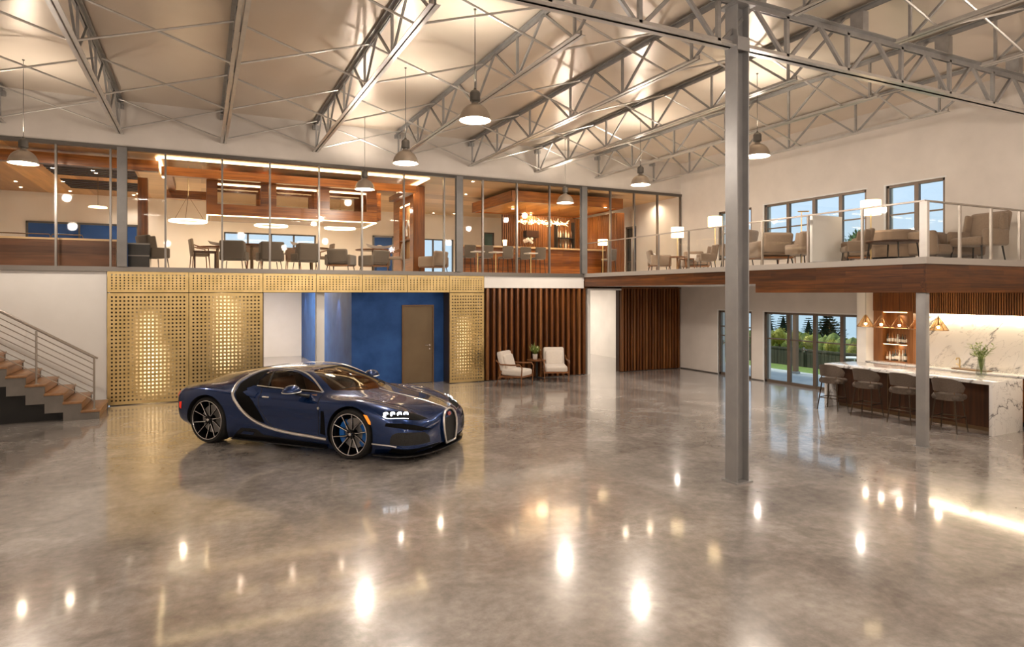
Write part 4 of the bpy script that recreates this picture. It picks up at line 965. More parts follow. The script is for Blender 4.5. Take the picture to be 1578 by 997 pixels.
# upper fluted cabinets over splashback
uz0, uz1 = 1.97, 2.42
t = thing('upper_cabinet', 'fluted walnut wall cabinets over the marble splashback', 'cabinet', (XR, KY0, uz0)); n = 120; L2 = SPLY-KY0
obj('carcass', MB().box(-.33, -.002, 0, L2-.01, 0, uz1-uz0), M['walnut_dark'], t)
m = MB()
fl = MB()
for k in range(n):
    y = L2*(k+.5)/n; fl.box(-.352, -.33, y-.010, y+.010, .005, uz1-uz0)
obj('fluting', fl, M['walnut2'], t, smooth=False)
fl = MB(); n2 = 34; L3 = NW1-NW0
for k in range(n2):
    y = NW0+L3*(k+.5)/n2; fl.box(-.322, -.30, y-.010, y+.010, ntop+.02, H)
obj('fluting', fl, M['walnut'], bpy.data.objects['bottle_cabinet'], smooth=False)
t2 = thing('light_strip', 'warm light strip under the fluted wall cabinets', 'light', (XR, KY0, uz0)); obj('diffuser', MB().box(-.07, -.03, .02, L2-.03, -.016, -.002), mat('strip_glow', (1, .85, .6), .5, emit=(1, .78, .48), es=18), t2)
lamp('AREA', (XR-.10, (KY0+SPLY)/2, uz0-.03), 24, (1, .80, .55), size=(.08, L2-.2), aim=(XR-.06, (KY0+SPLY)/2, 0)).rotation_euler = (0, math.radians(12), 0)
# tap
t = thing('tap', 'small brass bar tap behind the flower vase', 'tap', (XR-.16, yw(1479, XR-.16), .905)); obj('spout', MB().path([(0, 0, 0), (0, 0, .16), (-.03, 0, .2), (-.1, 0, .2), (-.12, 0, .17)], .012, 8), M['gold'], t); obj('lever', MB().tube((0, .02, .05), (0, .07, .08), .008, 8), M['gold'], t)
t = thing('tray', 'long thin brass tray on the back counter', 'tray', (XR-.38, yw(1497, XR-.38), .905)); obj('plate', MB().rb((0, 0, .012), (.22, .62, .022), .008), M['bronze'], t)
# bottles
bot_cols = [(.25, .10, .03), (.05, .06, .05), (.55, .45, .30), (.10, .05, .03), (.6, .58, .5)]
bm_ = [mat('bottle_glass_%d' % i, c, .08, coat=.6) for i, c in enumerate(bot_cols)]; lab_m = mat('bottle_label', (.75, .7, .6), .6)
def bottle(h, r):
    pr = [(r*.9, 0), (r, .01), (r, h*.55), (r*.85, h*.64), (r*.35, h*.74), (r*.32, h*.93), (r*.40, h*.94), (r*.40, h)]
    return MB().lathe(pr, 12)
bn = 0
words = ['amber', 'black-green', 'pale gold', 'dark brown', 'clear']
for sh, (z, cnt, shelf) in enumerate(((.927, 9, 'bottom'), (1.307, 9, 'middle'))):
    for k in range(cnt):
        c = random.randrange(5); h = random.uniform(.19, .27); r = random.uniform(.021, .026); y = NY1-.05-(NY1-NY0-.1)*k/(cnt-1)
        t = thing('bottle', '%s bottle, %s from the left on the %s shelf of the lit cabinet' % (words[c], ORD[k], shelf), 'bottle', (XR-.2+random.uniform(-.02, .02), y, z), 0, 'bottles on the %s cabinet shelf' % shelf)
        obj('body', bottle(h, r), bm_[c], t); obj('bottle_label', MB().lathe([(r+.001, h*.15), (r+.001, h*.45)], 12, cap=False), lab_m, t)
# vase with leaves
vx = 12.35; vy = yw(1512, vx)
t = thing('flower_vase', 'clear glass vase of green and white stems on the marble bar', 'vase', (vx, vy, IH))
obj('vessel', MB().lathe([(.055, 0), (.075, .01), (.085, .06), (.078, .14), (.055, .24), (.06, .33), (.055, .33), (.05, .24), (.07, .14), (.078, .06), (.05, .02), (.0005, .02)], 24, cap=False), thin_glass('vase_glass', (.86, .88, .86)), t)
M['leaf'] = noisy('leaf_green', (.10, .17, .03), (.30, .38, .10), 9, .5); M['leaf_l'] = mat('pale_blossom', (.62, .66, .38), .6)
st = MB(); lf = MB(); fl = MB()
def leaf(mb, p, d, L, W_):
    d = Vector(d).normalized(); s = d.cross(Vector((0, 0, 1))); s = (s.normalized() if s.length > .05 else Vector((1, 0, 0)))
    n = s.cross(d); p = Vector(p); q = p+d*L*.5-n*L*.05
    mb.add([p, q+s*W_/2, p+d*L, q-s*W_/2, q+n*W_*.12], [(0, 1, 4), (1, 2, 4), (2, 3, 4), (3, 0, 4)])
for k in range(22):
    a = random.uniform(0, 2*PI); sp = random.uniform(.05, .30); h = random.uniform(.42, .66)-sp*.35
    tip = Vector((math.cos(a)*sp, math.sin(a)*sp, h)); mid = Vector((math.cos(a)*sp*.3, math.sin(a)*sp*.3, .36)); st.path([(0, 0, .05), mid, tip], .0035, 5)
    for j in range(7):
        f = .25+.75*j/6; p = mid.lerp(tip, f); an = a+random.uniform(-1.6, 1.6)
        leaf(lf, p, (math.cos(an), math.sin(an), random.uniform(.0, .7)), random.uniform(.06, .12), .03)
    if k % 3 == 0: fl.ball(tip, .016, 6, 4)
obj('stems', st, M['leaf'], t); obj('leaves', lf, M['leaf'], t, smooth=False); obj('blossoms', fl, M['leaf_l'], t)
# pendants over the bar
def cone_lamp():
    t = thing('glass_pendant', 'x', 'lamp', (0, 0, 0), 0, 'amber glass pendants over the marble bar')
    obj('glass_cone', MB().lathe([(.165, 0), (.15, .012), (.04, .21), (.02, .235)], 20, cap=False), M['amber'], t)
    m = MB()
    for k in range(6): a = 2*PI*k/6; m.tube((.165*math.cos(a), .165*math.sin(a), 0), (.02*math.cos(a), .02*math.sin(a), .235), .004, 5)
    m.path([(.165*math.cos(2*PI*k/24), .165*math.sin(2*PI*k/24), 0) for k in range(24)], .004, 5, closed=True); obj('wire_frame', m, M['bronze'], t)
    obj('bulb', MB().ball((0, 0, .06), .026, 12, 8), mat_bulb2, t); obj('socket', MB().tube((0, 0, .08), (0, 0, .25), .014, 10), M['bronze'], t)
    obj('cord', MB().tube((0, 0, .25), (0, 0, 2.418-1.70), .004, 6), M['black'], t); obj('ceiling_rose', MB().lathe([(.035, .70), (.035, .718)], 14), M['bronze'], t)
    return t
mat_bulb2 = mat('bar_bulb', (1, .8, .5), .5, emit=(1, .72, .36), es=40); M['amber'] = thin_glass('amber_glass', (.98, .80, .56))
c0 = cone_lamp()
for i, px in enumerate((1334, 1358, 1386, 1415, 1446)):
    o = c0 if i == 0 else dup(c0); y = yw(px, 12.3); o.location = (12.3, y, 1.70)
    o['label'] = 'conical amber glass pendant over the bar, %s from the left' % ORD[i]; lamp('POINT', (12.3, y, 1.72), 2.4, WARM, .05)
# soffit over the bar where the lamps hang
# bar stools
def stool():
    t = thing('bar_stool', 'x', 'bar stool', (0, 0, 0), 0, 'taupe bar stools along the marble bar')
    obj('seat', MB().rb((0.02, 0, .60), (.40, .42, .10), .045, seg=4), M['stool'], t)
    # wrap-around back, open slot above the seat: facing +x (bar side)
    v = []; f = []; n = 24
    for j, (z, rr, th) in enumerate(((.56, .205, 0), (.64, .225, 0), (.665, .228, 0))): pass
    def shell(z0, z1, a0, a1, r0, r1, top_drop):
        vs = []; fs = []; n = 26; rows = 5
        for i in range(n+1):
            a = a0+(a1-a0)*i/n; e = abs(2*i/n-1); zt_ = z1-top_drop*e**3
            for k in range(rows):
                q = k/(rows-1); z = z0+(zt_-z0)*q; r = r0+(r1-r0)*q
                vs.append((-math.cos(a)*r, math.sin(a)*r*1.02, z))
            for k in range(rows):
                q = k/(rows-1); z = z0+(zt_-z0)*q; r = r0+(r1-r0)*q-.028*(1-.0*q)
                vs.append((-math.cos(a)*r, math.sin(a)*r*1.02, z))
        R = 2*rows
        for i in range(n):
            for k in range(rows-1):
                fs.append((i*R+k, (i+1)*R+k, (i+1)*R+k+1, i*R+k+1)); fs.append((i*R+rows+k, i*R+rows+k+1, (i+1)*R+rows+k+1, (i+1)*R+rows+k))
            fs.append((i*R+rows-1, (i+1)*R+rows-1, (i+1)*R+R-1, i*R+R-1)); fs.append((i*R, i*R+rows, (i+1)*R+rows, (i+1)*R))
        fs.append(tuple(range(rows))+tuple(range(R-1, rows-1, -1))); fs.append(tuple(n*R+k for k in list(range(rows-1, -1, -1))+list(range(rows, R))))
        return MB().add(vs, fs)
    obj('backrest', shell(.695, .935, -1.55, 1.55, .225, .25, .16), M['stool'], t)
    obj('lower_shell', shell(.55, .665, -1.9, 1.9, .21, .225, .04), M['stool'], t)
    m = MB()
    for a in (-1.5, -.75, .75, 1.5): m.tube((-math.cos(a)*.212, math.sin(a)*.216, .66), (-math.cos(a)*.214, math.sin(a)*.218, .75), .009, 6)
    obj('back_bracket', m, M['bronze'], t)
    for sx in (-1, 1):
        for sy in (-1, 1): obj('leg', MB().tube((sx*.14, sy*.15, .56), (sx*.205, sy*.21, 0), .015, 8, .010), M['bronze_d'], t)
    q = .187; z = .25
    obj('footrest', MB().tube((-q, -q, z), (q, -q, z), .009, 8).tube((q, -q, z), (q, q, z), .009, 8).tube((q, q, z), (-q, q, z), .009, 8).tube((-q, q, z), (-q, -q, z), .009, 8), M['bronze_d'], t)
    return t
s0 = stool()
for i, (px, rz) in enumerate(((1283, .18), (1336, .12), (1394, .1), (1462, .12))):
    o = s0 if i == 0 else dup(s0); o.location = (11.66, yw(px, 11.66), 0); o.rotation_euler = (0, 0, rz)
    o['label'] = ('taupe bar stool at the far end of the marble bar', 'taupe bar stool second from the garden end of the bar', 'taupe bar stool partly hidden by the square deck column', 'nearest taupe bar stool, right of the square deck column')[i]
# ================================================================== upstairs lounge behind the glass
Z0 = ZS
M['lw_h'] = wood('lounge_walnut_x', (.17, .046, .008), (.50, .175, .032), 'x', 26, .3, brick=(2.2, .16, 'x', 'z'))
M['lw_y'] = wood('lounge_walnut_y', (.17, .046, .008), (.50, .175, .032), 'y', 26, .3, brick=(2.2, .16, 'y', 'z'))
# fixed light troughs, beams
def box_thing(name, label, cat, m, x0, x1, y0, y1, z0, z1, group=None, bevel=.004, part=None):
    o = obj(name, MB().box(-(x1-x0)/2, (x1-x0)/2, -(y1-y0)/2, (y1-y0)/2, 0, z1-z0), m, loc=((x0+x1)/2, (y0+y1)/2, z0), bevel=bevel)
    return tag(o, label, cat, group)
TX0, TX1 = xw(247, 16.3), xw(660, 16.35)
box_thing('ceiling_beam', 'long walnut beam under the lounge ceiling at the left bay', 'beam', M['lw_h'], XL, TX0-.05, 16.55, 16.75, 5.16, 5.40)
t = thing('light_cove', 'large rectangular light cove with walnut lip above the dining area', 'cove', (0, 0, 5.0))
obj('lip', MB().box(TX0, TX1-.25, 16.62, 16.80, .10, .30), M['lw_h'], t)
obj('light_strip', MB().box(TX0-.05, TX1, 16.22, 16.40, .43, .45), mat('cove_glow', (1, .8, .5), .5, emit=(1, .76, .42), es=4.5), t)
obj('light_strip', MB().box(TX0-.10, TX0+.0, 16.40, 19.2, .43, .45), bpy.data.materials['cove_glow'], t)
obj('light_strip', MB().box(TX1-.12, TX1, 16.40, 19.0, .43, .45), bpy.data.materials['cove_glow'], t)
obj('lip', MB().box(TX1-.36, TX1-.16, 16.80, 19.0, .16, .30), M['lw_y'], t); obj('lip', MB().box(TX0+.05, TX0+.22, 16.80, 19.2, .10, .30), M['lw_y'], t)
obj('rear_lip', MB().box(TX0, xw(318, 18.6), 19.2, 19.35, -.08, .14), M['lw_h'], t)
# dark ceiling openings, left bay
for (a, y0, y1, lab) in ((66, 18.6, 19.9, 'dark recessed ceiling grille nearer the glass, left bay'), (92, 20.6, 22.3, 'dark recessed ceiling grille nearer the rear wall, left bay')):
    x0 = xw(a, y0); t = thing('ceiling_grille', lab, 'grille', (x0, y0, ZG-.03)); L = 1.9
    obj('tray', MB().box(0, L, 0, y1-y0, -.012, -.002), M['black'], t); f = MB()
    for k in range(5): f.box(0, L, (y1-y0)*(k+.5)/5-.01, (y1-y0)*(k+.5)/5+.01, -.03, -.012)
    obj('louvre', f, M['walnut_dark'], t)
# downlights
dl = [(81, 258), (143, 262), (148, 266), (24, 279), (32, 288), (97, 279), (143, 280), (108, 294), (200, 289), (206, 300), (213, 298), (730, 279), (718, 299), (745, 327), (757, 321), (769, 316), (700, 329), (668, 328), (809, 327), (925, 321), (940, 323), (933, 298), (818, 311), (790, 300)]
D0 = None; DLS = []
seenl = 0
for i, (px, py) in enumerate(dl):
    zc = ZG-.032 if py > 270 or px < 300 else 5.40
    r = (px-789)/981.0; dd = (ZG-.03-2.4)*981/(451-py); Y = dd*(math.cos(YAW)-math.sin(YAW)*r); X = dd*(math.sin(YAW)+math.cos(YAW)*r)
    Y = max(16.2, min(Y, YL-.3)); X = min(X, XR-.2)
    if 8.0 < X < 11.9 and 16.3 < Y < 19.5: zc = 5.028
    if D0 is None:
        D0 = thing('downlight', 'x', 'downlight', (X, Y, zc), 0, 'tiny downlights of the lounge ceiling'); obj('bezel', MB().lathe([(.06, 0), (.055, -.012), (.04, -.012)], 16, cap=False), M['white'], D0); obj('lens', MB().lathe([(.04, -.010), (.0005, -.011)], 16, cap=False), M['bulb'], D0); o = D0
    else: o = dup(D0, (X, Y, zc))
    DLS.append((px, o))
    if i % 3 == 0: lamp('SPOT', (X, Y, zc-.03), K['down']*1.5, WARM, .03, aim=(X, Y, 0), spot=2.3)
ORD += ['fifteenth', 'sixteenth', 'seventeenth', 'eighteenth', 'nineteenth', 'twentieth', 'twenty-first', 'twenty-second', 'twenty-third', 'twenty-fourth']
for i, (px, o) in enumerate(sorted(DLS, key=lambda q: q[0])): o['label'] = 'tiny round lounge ceiling downlight, %s from the left of the photo' % ORD[i]
# hanging walnut canopy with framed openings
HX0, HX1, HY0, HY1, HZ0, HZ1 = .11, 4.27, 17.1, 18.7, 4.30, 5.30
t = thing('hanging_canopy', 'suspended walnut canopy with three glazed openings and lit edges', 'canopy', (HX0, HY0, HZ0)); L = HX1-HX0; H = HZ1-HZ0; Dp = HY1-HY0
ho = [(xw(335, HY0)-HX0, xw(402, HY0)-HX0), (xw(426, HY0)-HX0, xw(489, HY0)-HX0), (xw(508, HY0)-HX0, xw(565, HY0)-HX0)]
for y0, nm in ((0, 'front_board'), (Dp-.08, 'rear_board')):
    m = MB(); wall_holes(0, L, 0, H, [(a, b, .27, .78) for a, b in ho], lambda a, b, c, d: m.box(a, b, y0, y0+.08, c, d)); obj(nm, m, M['lw_h'], t)
for x0 in (0, L-.08):
    m = MB(); wall_holes(.08, Dp-.08, 0, H, [(.45, Dp-.45, .27, .78)], lambda a, b, c, d: m.box(x0, x0+.08, a, b, c, d)); obj('side_board', m, M['lw_y'], t)
obj('soffit', MB().box(.08, L-.08, .08, Dp-.08, .0, .03), M['oak_c'], t); obj('top', MB().box(.08, L-.08, .08, Dp-.08, H-.03, H), M['lw_h'], t)
for a, b in ho:
    obj('light_strip', MB().box(a+.01, b-.01, .085, .12, .745, .775), M['led'], t); obj('smoked_pane', MB().box(a, b, .5, .506, .27, .78), M['smoke'] if 'smoke' in M else thin_glass('smoked_glass', (.80, .77, .72)), t)
for x in (.8, 2.1, 3.4): lamp('POINT', (HX0+x, HY0+.9, HZ0+.85), 5, WARM, .04)
obj('light_strip', MB().box(.02, L-.02, .0, .03, -.022, -.002), M['led'], t); obj('light_strip', MB().box(.0, .03, .03, Dp, -.022, -.002), M['led'], t); obj('light_strip', MB().box(L-.03, L, .03, Dp, -.022, -.002), M['led'], t)
for x in (.3, L-.3):
    for y in (.2, Dp-.2): obj('hanger', MB().tube((x, y, H), (x, y, ZG-.03-HZ0), .012, 6), M['bronze'], t)
obj('end_lantern', MB().box(L+.02, L+.2, .35, 1.0, .1, .85), M['lw_y'], t)
# lower boarded tray behind the canopy
box_thing('ceiling_tray', 'pale boarded tray hanging below the walnut canopy', 'tray', M['oak_c'], HX0+.1, HX1-.5, 18.9, 20.0, 4.52, 4.58)
# ring lamps
def ring_lamp(px, py, Y, r, lab, first=None):
    X = xw(px, Y); z = zw(py, X, Y); t = thing('ring_lamp', lab, 'lamp', (X, Y, z), 0, 'glowing ring lamps of the lounge')
    obj('light_ring', MB().path([(r*math.cos(2*PI*k/32), r*math.sin(2*PI*k/32), 0) for k in range(32)], .026, 8, closed=True), mat_ring, t)
    for k in range(3): a = 2*PI*k/3+.4; obj('suspension', MB().tube((r*math.cos(a), r*math.sin(a), .02), (0, 0, .62), .005, 5), M['bronze'], t)
    obj('stem', MB().tube((0, 0, .6), (0, 0, ZG-.035-z), .008, 6), M['gold'], t)
mat_ring = mat('ring_glow', (1, .85, .6), .5, emit=(1, .80, .52), es=5)
ring_lamp(290, 341, 17.2, .40, 'round glowing ring lamp on three arms, left of the canopy')
for px, py, lab in ((418, 348, 'glowing ring lamp under the middle of the canopy'), (524, 352, 'glowing ring lamp under the right of the canopy')):
    ring_lamp(px, py, 20.6, .46, lab)
X = xw(151, 20); z = zw(320, X, 20); t = thing('disc_lamp', 'small flat white disc lamp hanging in the left bay', 'lamp', (X, 20, z)); obj('disc', MB().lathe([(.22, 0), (.2, .03), (.05, .05)], 24), M['shade'], t); obj('cord', MB().tube((0, 0, .05), (0, 0, ZG-.03-z), .006, 6), M['bronze'], t)
# counters left
cx1 = xw(181, 16.25)
t = thing('low_counter', 'low walnut-fronted counter behind the glass at the far left', 'counter', (XL, 16.15, Z0)); L = cx1-XL-.02
obj('front', MB().box(0, L, 0, .05, 0, .56), M['walnut_h2'] if 'walnut_h2' in M else wood('counter_walnut', (.09, .035, .014), (.24, .10, .045), 'x', 26, .4, brick=(2.4, .14, 'x', 'z')), t); obj('body', MB().box(0, L, .05, .7, 0, .56), M['walnut_dark'], t); obj('worktop', MB().box(-.02, L+.02, -.02, .72, .56, .60), M['oak_c'], t)
for px, w_ in ((37, .95), (104, .6)):
    x = xw(px, 16.6); t = thing('counter_rail', 'thin brass rail frame on the low counter, %s' % ('longer one' if w_ > .7 else 'shorter one beside the mullion'), 'rail', (x, 16.55, Z0+.60)); obj('frame', MB().path([(-w_/2, 0, 0), (-w_/2+.04, 0, .10), (w_/2-.03, 0, .10), (w_/2, 0, 0)], .012, 8), M['bronze'], t)
t = thing('dark_cabinet', 'dark glass-fronted cabinet beside the first post', 'cabinet', (xw(197, 16.3), 16.3, Z0)); obj('body', MB().box(0, .42, 0, .5, 0, .52), M['dark'], t); obj('top', MB().box(-.01, .43, -.01, .51, .52, .55), M['alu'], t); obj('divider', MB().box(0, .42, -.012, 0, .26, .28), M['alu'], t)
# wood columns
a, b = xw(212, 17.6), xw(227.5, 17.6)
box_thing('wood_column', 'square dark walnut column behind the first armchair', 'column', M['walnut'], a, b, 17.6, 17.85, Z0, zw(273, a, 17.6))
FX0, FX1, FY0, FY1 = 5.42, 5.72, 17.5, 19.6
t = thing('feature_column', 'tall walnut feature column with a lit arched niche', 'column', (FX0, FY0, Z0)); H = ZG-.03-Z0-.02
m = MB(); wall_holes(0, FY1-FY0, 0, H, [(.35, 1.45, .45, 2.05)], lambda a, b, c, d: m.box(0, FX1-FX0, a, b, c, d)); obj('casing', m, M['lw_y'], t); obj('front_board', MB().box(-.02, FX1-FX0+.02, -.04, 0, 0, H), M['walnut'], t)
obj('niche_back', MB().box(.22, .24, .35, 1.45, .45, 2.05), M['oak_c'], t); obj('niche_light', MB().box(.02, .05, .37, 1.43, 2.02, 2.045), M['led'], t); obj('shelf', MB().box(.02, .22, .35, 1.45, 1.0, 1.03), M['walnut'], t)
v = thing('ornament', 'curved white ornament in the niche of the feature column', 'ornament', (FX0+.12, FY0+.9, Z0+1.03)); obj('body', MB().path([(0, -.2, 0), (0, -.22, .3), (0, 0, .55), (0, .2, .35), (0, .14, .1)], .035, 8), M['fabric_l'], v)
lamp('POINT', (FX0-.1, FY0+.9, Z0+1.9), 6, WARM, .05)
# bar: canopy, slatted niche, counter, chandelier
CX0, CX1, CY0, CY1 = 8.0, 11.87, 16.4, 19.4
t = thing('bar_canopy', 'boxed walnut canopy with glowing underside over the upstairs bar', 'canopy', (CX0, CY0, 5.03)); a, b, h = CX1-CX0, CY1-CY0, .31
obj('fascia', MB().box(0, a, 0, .06, 0, h), M['lw_h'], t); obj('fascia', MB().box(0, a, b-.06, b, 0, h), M['lw_h'], t); obj('fascia', MB().box(0, .06, .06, b-.06, 0, h), M['lw_y'], t); obj('fascia', MB().box(a-.06, a, .06, b-.06, 0, h), M['lw_y'], t)
obj('soffit', MB().box(.06, a-.06, .06, b-.06, .04, .07), M['amber_c'], t); obj('lid', MB().box(.06, a-.06, .06, b-.06, h-.03, h), M['oak_c'], t)
obj('light_strip', MB().box(.07, a-.07, .065, .10, .02, .038), M['led'], t); obj('light_strip', MB().box(.065, .10, .1, b-.1, .02, .038), M['led'], t)
BX0, BX1 = xw(774, 19.3), 12.2
t = thing('slatted_niche', 'bar niche lined with narrow glowing walnut slats', 'wall panelling', (0, 0, Z0)); t['kind'] = 'structure'; hh = 5.03-Z0-.01
obj('backing', MB().box(BX0, BX1, 19.3, 19.36, 0, hh), M['walnut_dark'], t); obj('backing', MB().box(BX1, BX1+.3, 17.2, 19.3, 0, hh), M['walnut'], t)
m = MB(); n = 46
for k in range(n): x = BX0+(BX1-BX0)*(k+.5)/n; m.box(x-.018, x+.018, 19.26, 19.3, 0, hh)
obj('slat_field', m, M['walnut2'], t, smooth=False); m = MB()
for k in range(30): y = 17.2+2.1*(k+.5)/30; m.box(BX1-.03, BX1, y-.018, y+.018, 0, hh)
obj('slat_field', m, M['walnut2'], t, smooth=False)
lamp('AREA', ((CX0+CX1)/2+.6, 18.9, 5.0), 60, (1, .68, .36), size=(3, .2), aim=((CX0+CX1)/2+.8, 19.25, 3.2))
lamp('AREA', ((CX0+CX1)/2, 17.6, 4.98), 16, (1, .72, .42), size=(3, 1), aim=((CX0+CX1)/2, 17.6, 0))
c0x, c1x = xw(713, 17.8), BX1-.05
t = thing('upstairs_bar', 'upstairs bar counter with walnut front and pale top', 'bar', (c0x, 17.8, Z0)); L = c1x-c0x
obj('top', MB().box(0, L, -.05, .6, .84, .89), M['oak_c'], t, bevel=.004); obj('front', MB().box(.1, L, .18, .22, 0, .84), M['lw_h'], t); obj('body', MB().box(.1, L, .22, .55, 0, .84), M['walnut_dark'], t)
# back shelves with bottles
sx0, sx1 = xw(856, 19.2), xw(881, 19.2)
t = thing('bottle_shelf', 'two dark wall shelves behind the upstairs bar', 'shelf', (sx0, 19.26, 0)); shz = [zw(366, sx0, 19.2), zw(384, sx0, 19.2)]
for z in shz: obj('board', MB().box(0, sx1-sx0, -.22, 0, z-.03, z), M['black'], t)
obj('side_panel', MB().box(sx1-sx0, sx1-sx0+.03, -.22, 0, shz[1]-.03, zw(342, sx0, 19.2)), M['black'], t); obj('side_panel', MB().box(-.03, 0, -.22, 0, shz[1]-.03, zw(342, sx0, 19.2)), M['black'], t)
for q, z in enumerate(shz):
    for k in range(6):
        h = random.uniform(.2, .3); o = obj('bottle', bottle(h, .032), random.choice(bm_), loc=(sx0+(sx1-sx0)*(k+.5)/6, 19.14, z+.002)); tag(o, 'small bottle on the %s dark shelf of the upstairs bar, %s from the left' % (('upper', 'lower')[q], ORD[k]), 'bottle', 'bottles of the upstairs bar')
t = thing('wall_cabinet', 'small dark cabinet hanging left of the bottle shelves', 'cabinet', (xw(818, 19.2), 19.26, zw(366, xw(818, 19.2), 19.2))); obj('box', MB().box(-.25, .25, -.2, 0, 0, .22), M['black'], t); obj('door', MB().box(-.24, .24, -.215, -.2, .01, .21), M['walnut_dark'], t)
# chandelier of glass shards, three clusters
M['shard'] = mat('lit_glass_shard', (1, .85, .6), .3, emit=(1, .68, .34), es=5)
cyy = 17.5
t = thing('shard_chandelier', 'long chandelier of glowing glass shards over the bar', 'chandelier', (xw(836, cyy), cyy, zw(345, xw(836, cyy), cyy)))
obj('spine', MB().tube((-.95, 0, .0), (.95, 0, .06), .012, 6), M['gold'], t)
for x in (-.6, .6): obj('wire', MB().tube((x, 0, .03), (x, 0, 5.068-t.location.z), .004, 5), M['bronze'], t)
for c in (-.55, 0, .6):
    m = MB()
    for k in range(34):
        p = Vector((c+random.uniform(-.3, .3), random.uniform(-.06, .06), .03+random.uniform(-.03, .03))); d = Vector((random.uniform(-1, 1), random.uniform(-1, 1), random.uniform(-.6, 1))).normalized(); m.path([p, p+d*random.uniform(.06, .17)], [.010, .002], 4)
    obj('shard_cluster', m, M['shard'], t, smooth=False)
lamp('POINT', (t.location.x, cyy, t.location.z-.15), 10, (1, .7, .4), .2)
# ---------------- furniture prototypes
def legs4(t, sx, sy, h, r=.014, m=None, splay=.03, z0=0):
    for a in (-1, 1):
        for b in (-1, 1): obj('leg', MB().tube((a*sx, b*sy, h), (a*(sx+splay), b*(sy+splay), z0), r, 8, r*.7), m or M['black'], t)
def wing_chair(m, scale=1):      # faces +y
    t = thing('wing_armchair', 'x', 'armchair')
    obj('seat', MB().rb((0, .02, .36), (.52, .54, .15), .05), m, t)
    obj('backrest', MB().rb((0, -.26, .60), (.60, .13, .58), .055, (.16, 0, 0), taper=(1.08, 1)), m, t)
    for s in (-1, 1):
        obj('armrest', MB().rb((s*.30, .0, .42), (.09, .50, .28), .04), m, t); obj('wing', MB().rb((s*.29, -.20, .68), (.06, .20, .34), .028, (.16, 0, s*-.15)), m, t)
    legs4(t, .24, .22, .28)
    return t
def dining_chair(m):
    t = thing('dining_chair', 'x', 'chair')
    obj('seat', MB().rb((0, .0, .46), (.46, .46, .09), .035), m, t)
    obj('backrest', MB().rb((0, -.22, .70), (.46, .07, .46), .03, (.12, 0, 0)), m, t)
    for s in (-1, 1): obj('armrest', MB().path([(s*.24, -.20, .74), (s*.27, -.02, .68), (s*.25, .18, .64), (s*.24, .2, .45)], .018, 8), M['teak'], t)
    legs4(t, .20, .20, .43, .016, M['teak'])
    return t
def bar_chair(m):
    t = thing('high_chair', 'x', 'bar chair')
    obj('seat', MB().rb((0, .0, .62), (.42, .42, .08), .03), m, t); obj('backrest', MB().rb((0, -.20, .84), (.42, .06, .40), .028, (.08, 0, 0)), m, t); legs4(t, .17, .17, .6, .015)
    obj('footrest', MB().tube((-.19, .19, .25), (.19, .19, .25), .008, 6), M['bronze'], t)
    return t
def lounge_chair(m, cushion=True):
    t = thing('lounge_armchair', 'x', 'armchair')
    obj('seat', MB().rb((0, .03, .32), (.62, .62, .17), .06, seg=4), m, t); obj('backrest', MB().rb((0, -.29, .52), (.64, .15, .46), .06, (.22, 0, 0), seg=4), m, t)
    for s in (-1, 1): obj('armrest', MB().rb((s*.36, .0, .38), (.10, .66, .36), .045, seg=4), m, t)
    if cushion: obj('cushion', MB().rb((0, -.17, .50), (.40, .12, .28), .055, (.3, 0, 0), seg=4), M['fabric_l'], t)
    obj('base_frame', MB().box(-.36, .36, -.30, .32, .18, .22), M['teak'], t); legs4(t, .32, .28, .19, .016, M['black'])
    return t
def table(r, h, m, base=True, sides=28, col=None):
    t = thing('round_table', 'x', 'table'); obj('tabletop', MB().lathe([(r-.02, h-.035), (r, h-.02), (r, h-.005), (r-.01, h)], sides), m, t)
    if base == 'legs': legs4(t, r*.62, r*.62, h-.03, .014, col or M['black'])
    else: obj('pedestal', MB().lathe([(r*.5, 0), (r*.5, .015), (.04, .05), (.035, h-.04)], 20), col or M['bronze'], t)
    return t
def put(t, x, y, rz, lab, z=Z0, group=None):
    t.location = (x, y, z); t.rotation_euler = (0, 0, rz); t['label'] = lab
    if group: t['group'] = group
    return t
R = math.radians
W0 = wing_chair(M['fabric_d'])
G = 'taupe wing armchairs in the dining area'
for i, (px, Y, rz, lab) in enumerate(((238, 16.85, R(-60), 'dark taupe wing armchair right of the dark walnut column'), (361, 16.6, R(-14), 'dark taupe wing armchair with its back to the glass, left of the dining pair'),
        (416, 16.6, R(8), 'dark taupe wing armchair with its back to the glass, right of the dining pair'), (470, 16.7, R(14), 'rounded dark wing armchair beside the boat-shaped bowl'))):
    o = W0 if i == 0 else dup(W0); put(o, xw(px, Y), Y, rz, lab, group=G); o.scale = (.86,)*3 if i == 0 else (.86, .86, .77)
L0 = lounge_chair(M['fabric_d'], False)
for i, (px, Y, rz, lab) in enumerate(((525, 16.75, R(-30), 'low taupe lounge chair, left one of the back-to-back pair'), (577, 16.75, R(28), 'low taupe lounge chair, right one of the back-to-back pair'))):
    o = L0 if i == 0 else dup(L0); put(o, xw(px, Y), Y, rz, lab, group='low taupe lounge chairs'); o.scale = (.82, .82, .76)
L1 = lounge_chair(M['fabric_m'], False); put(L1, xw(668, 16.9), 16.9, R(30), 'beige lounge chair right of the feature column', group='beige armchairs upstairs'); L1.scale = (.84, .84, .8)
DC = dining_chair(M['fabric_m'])
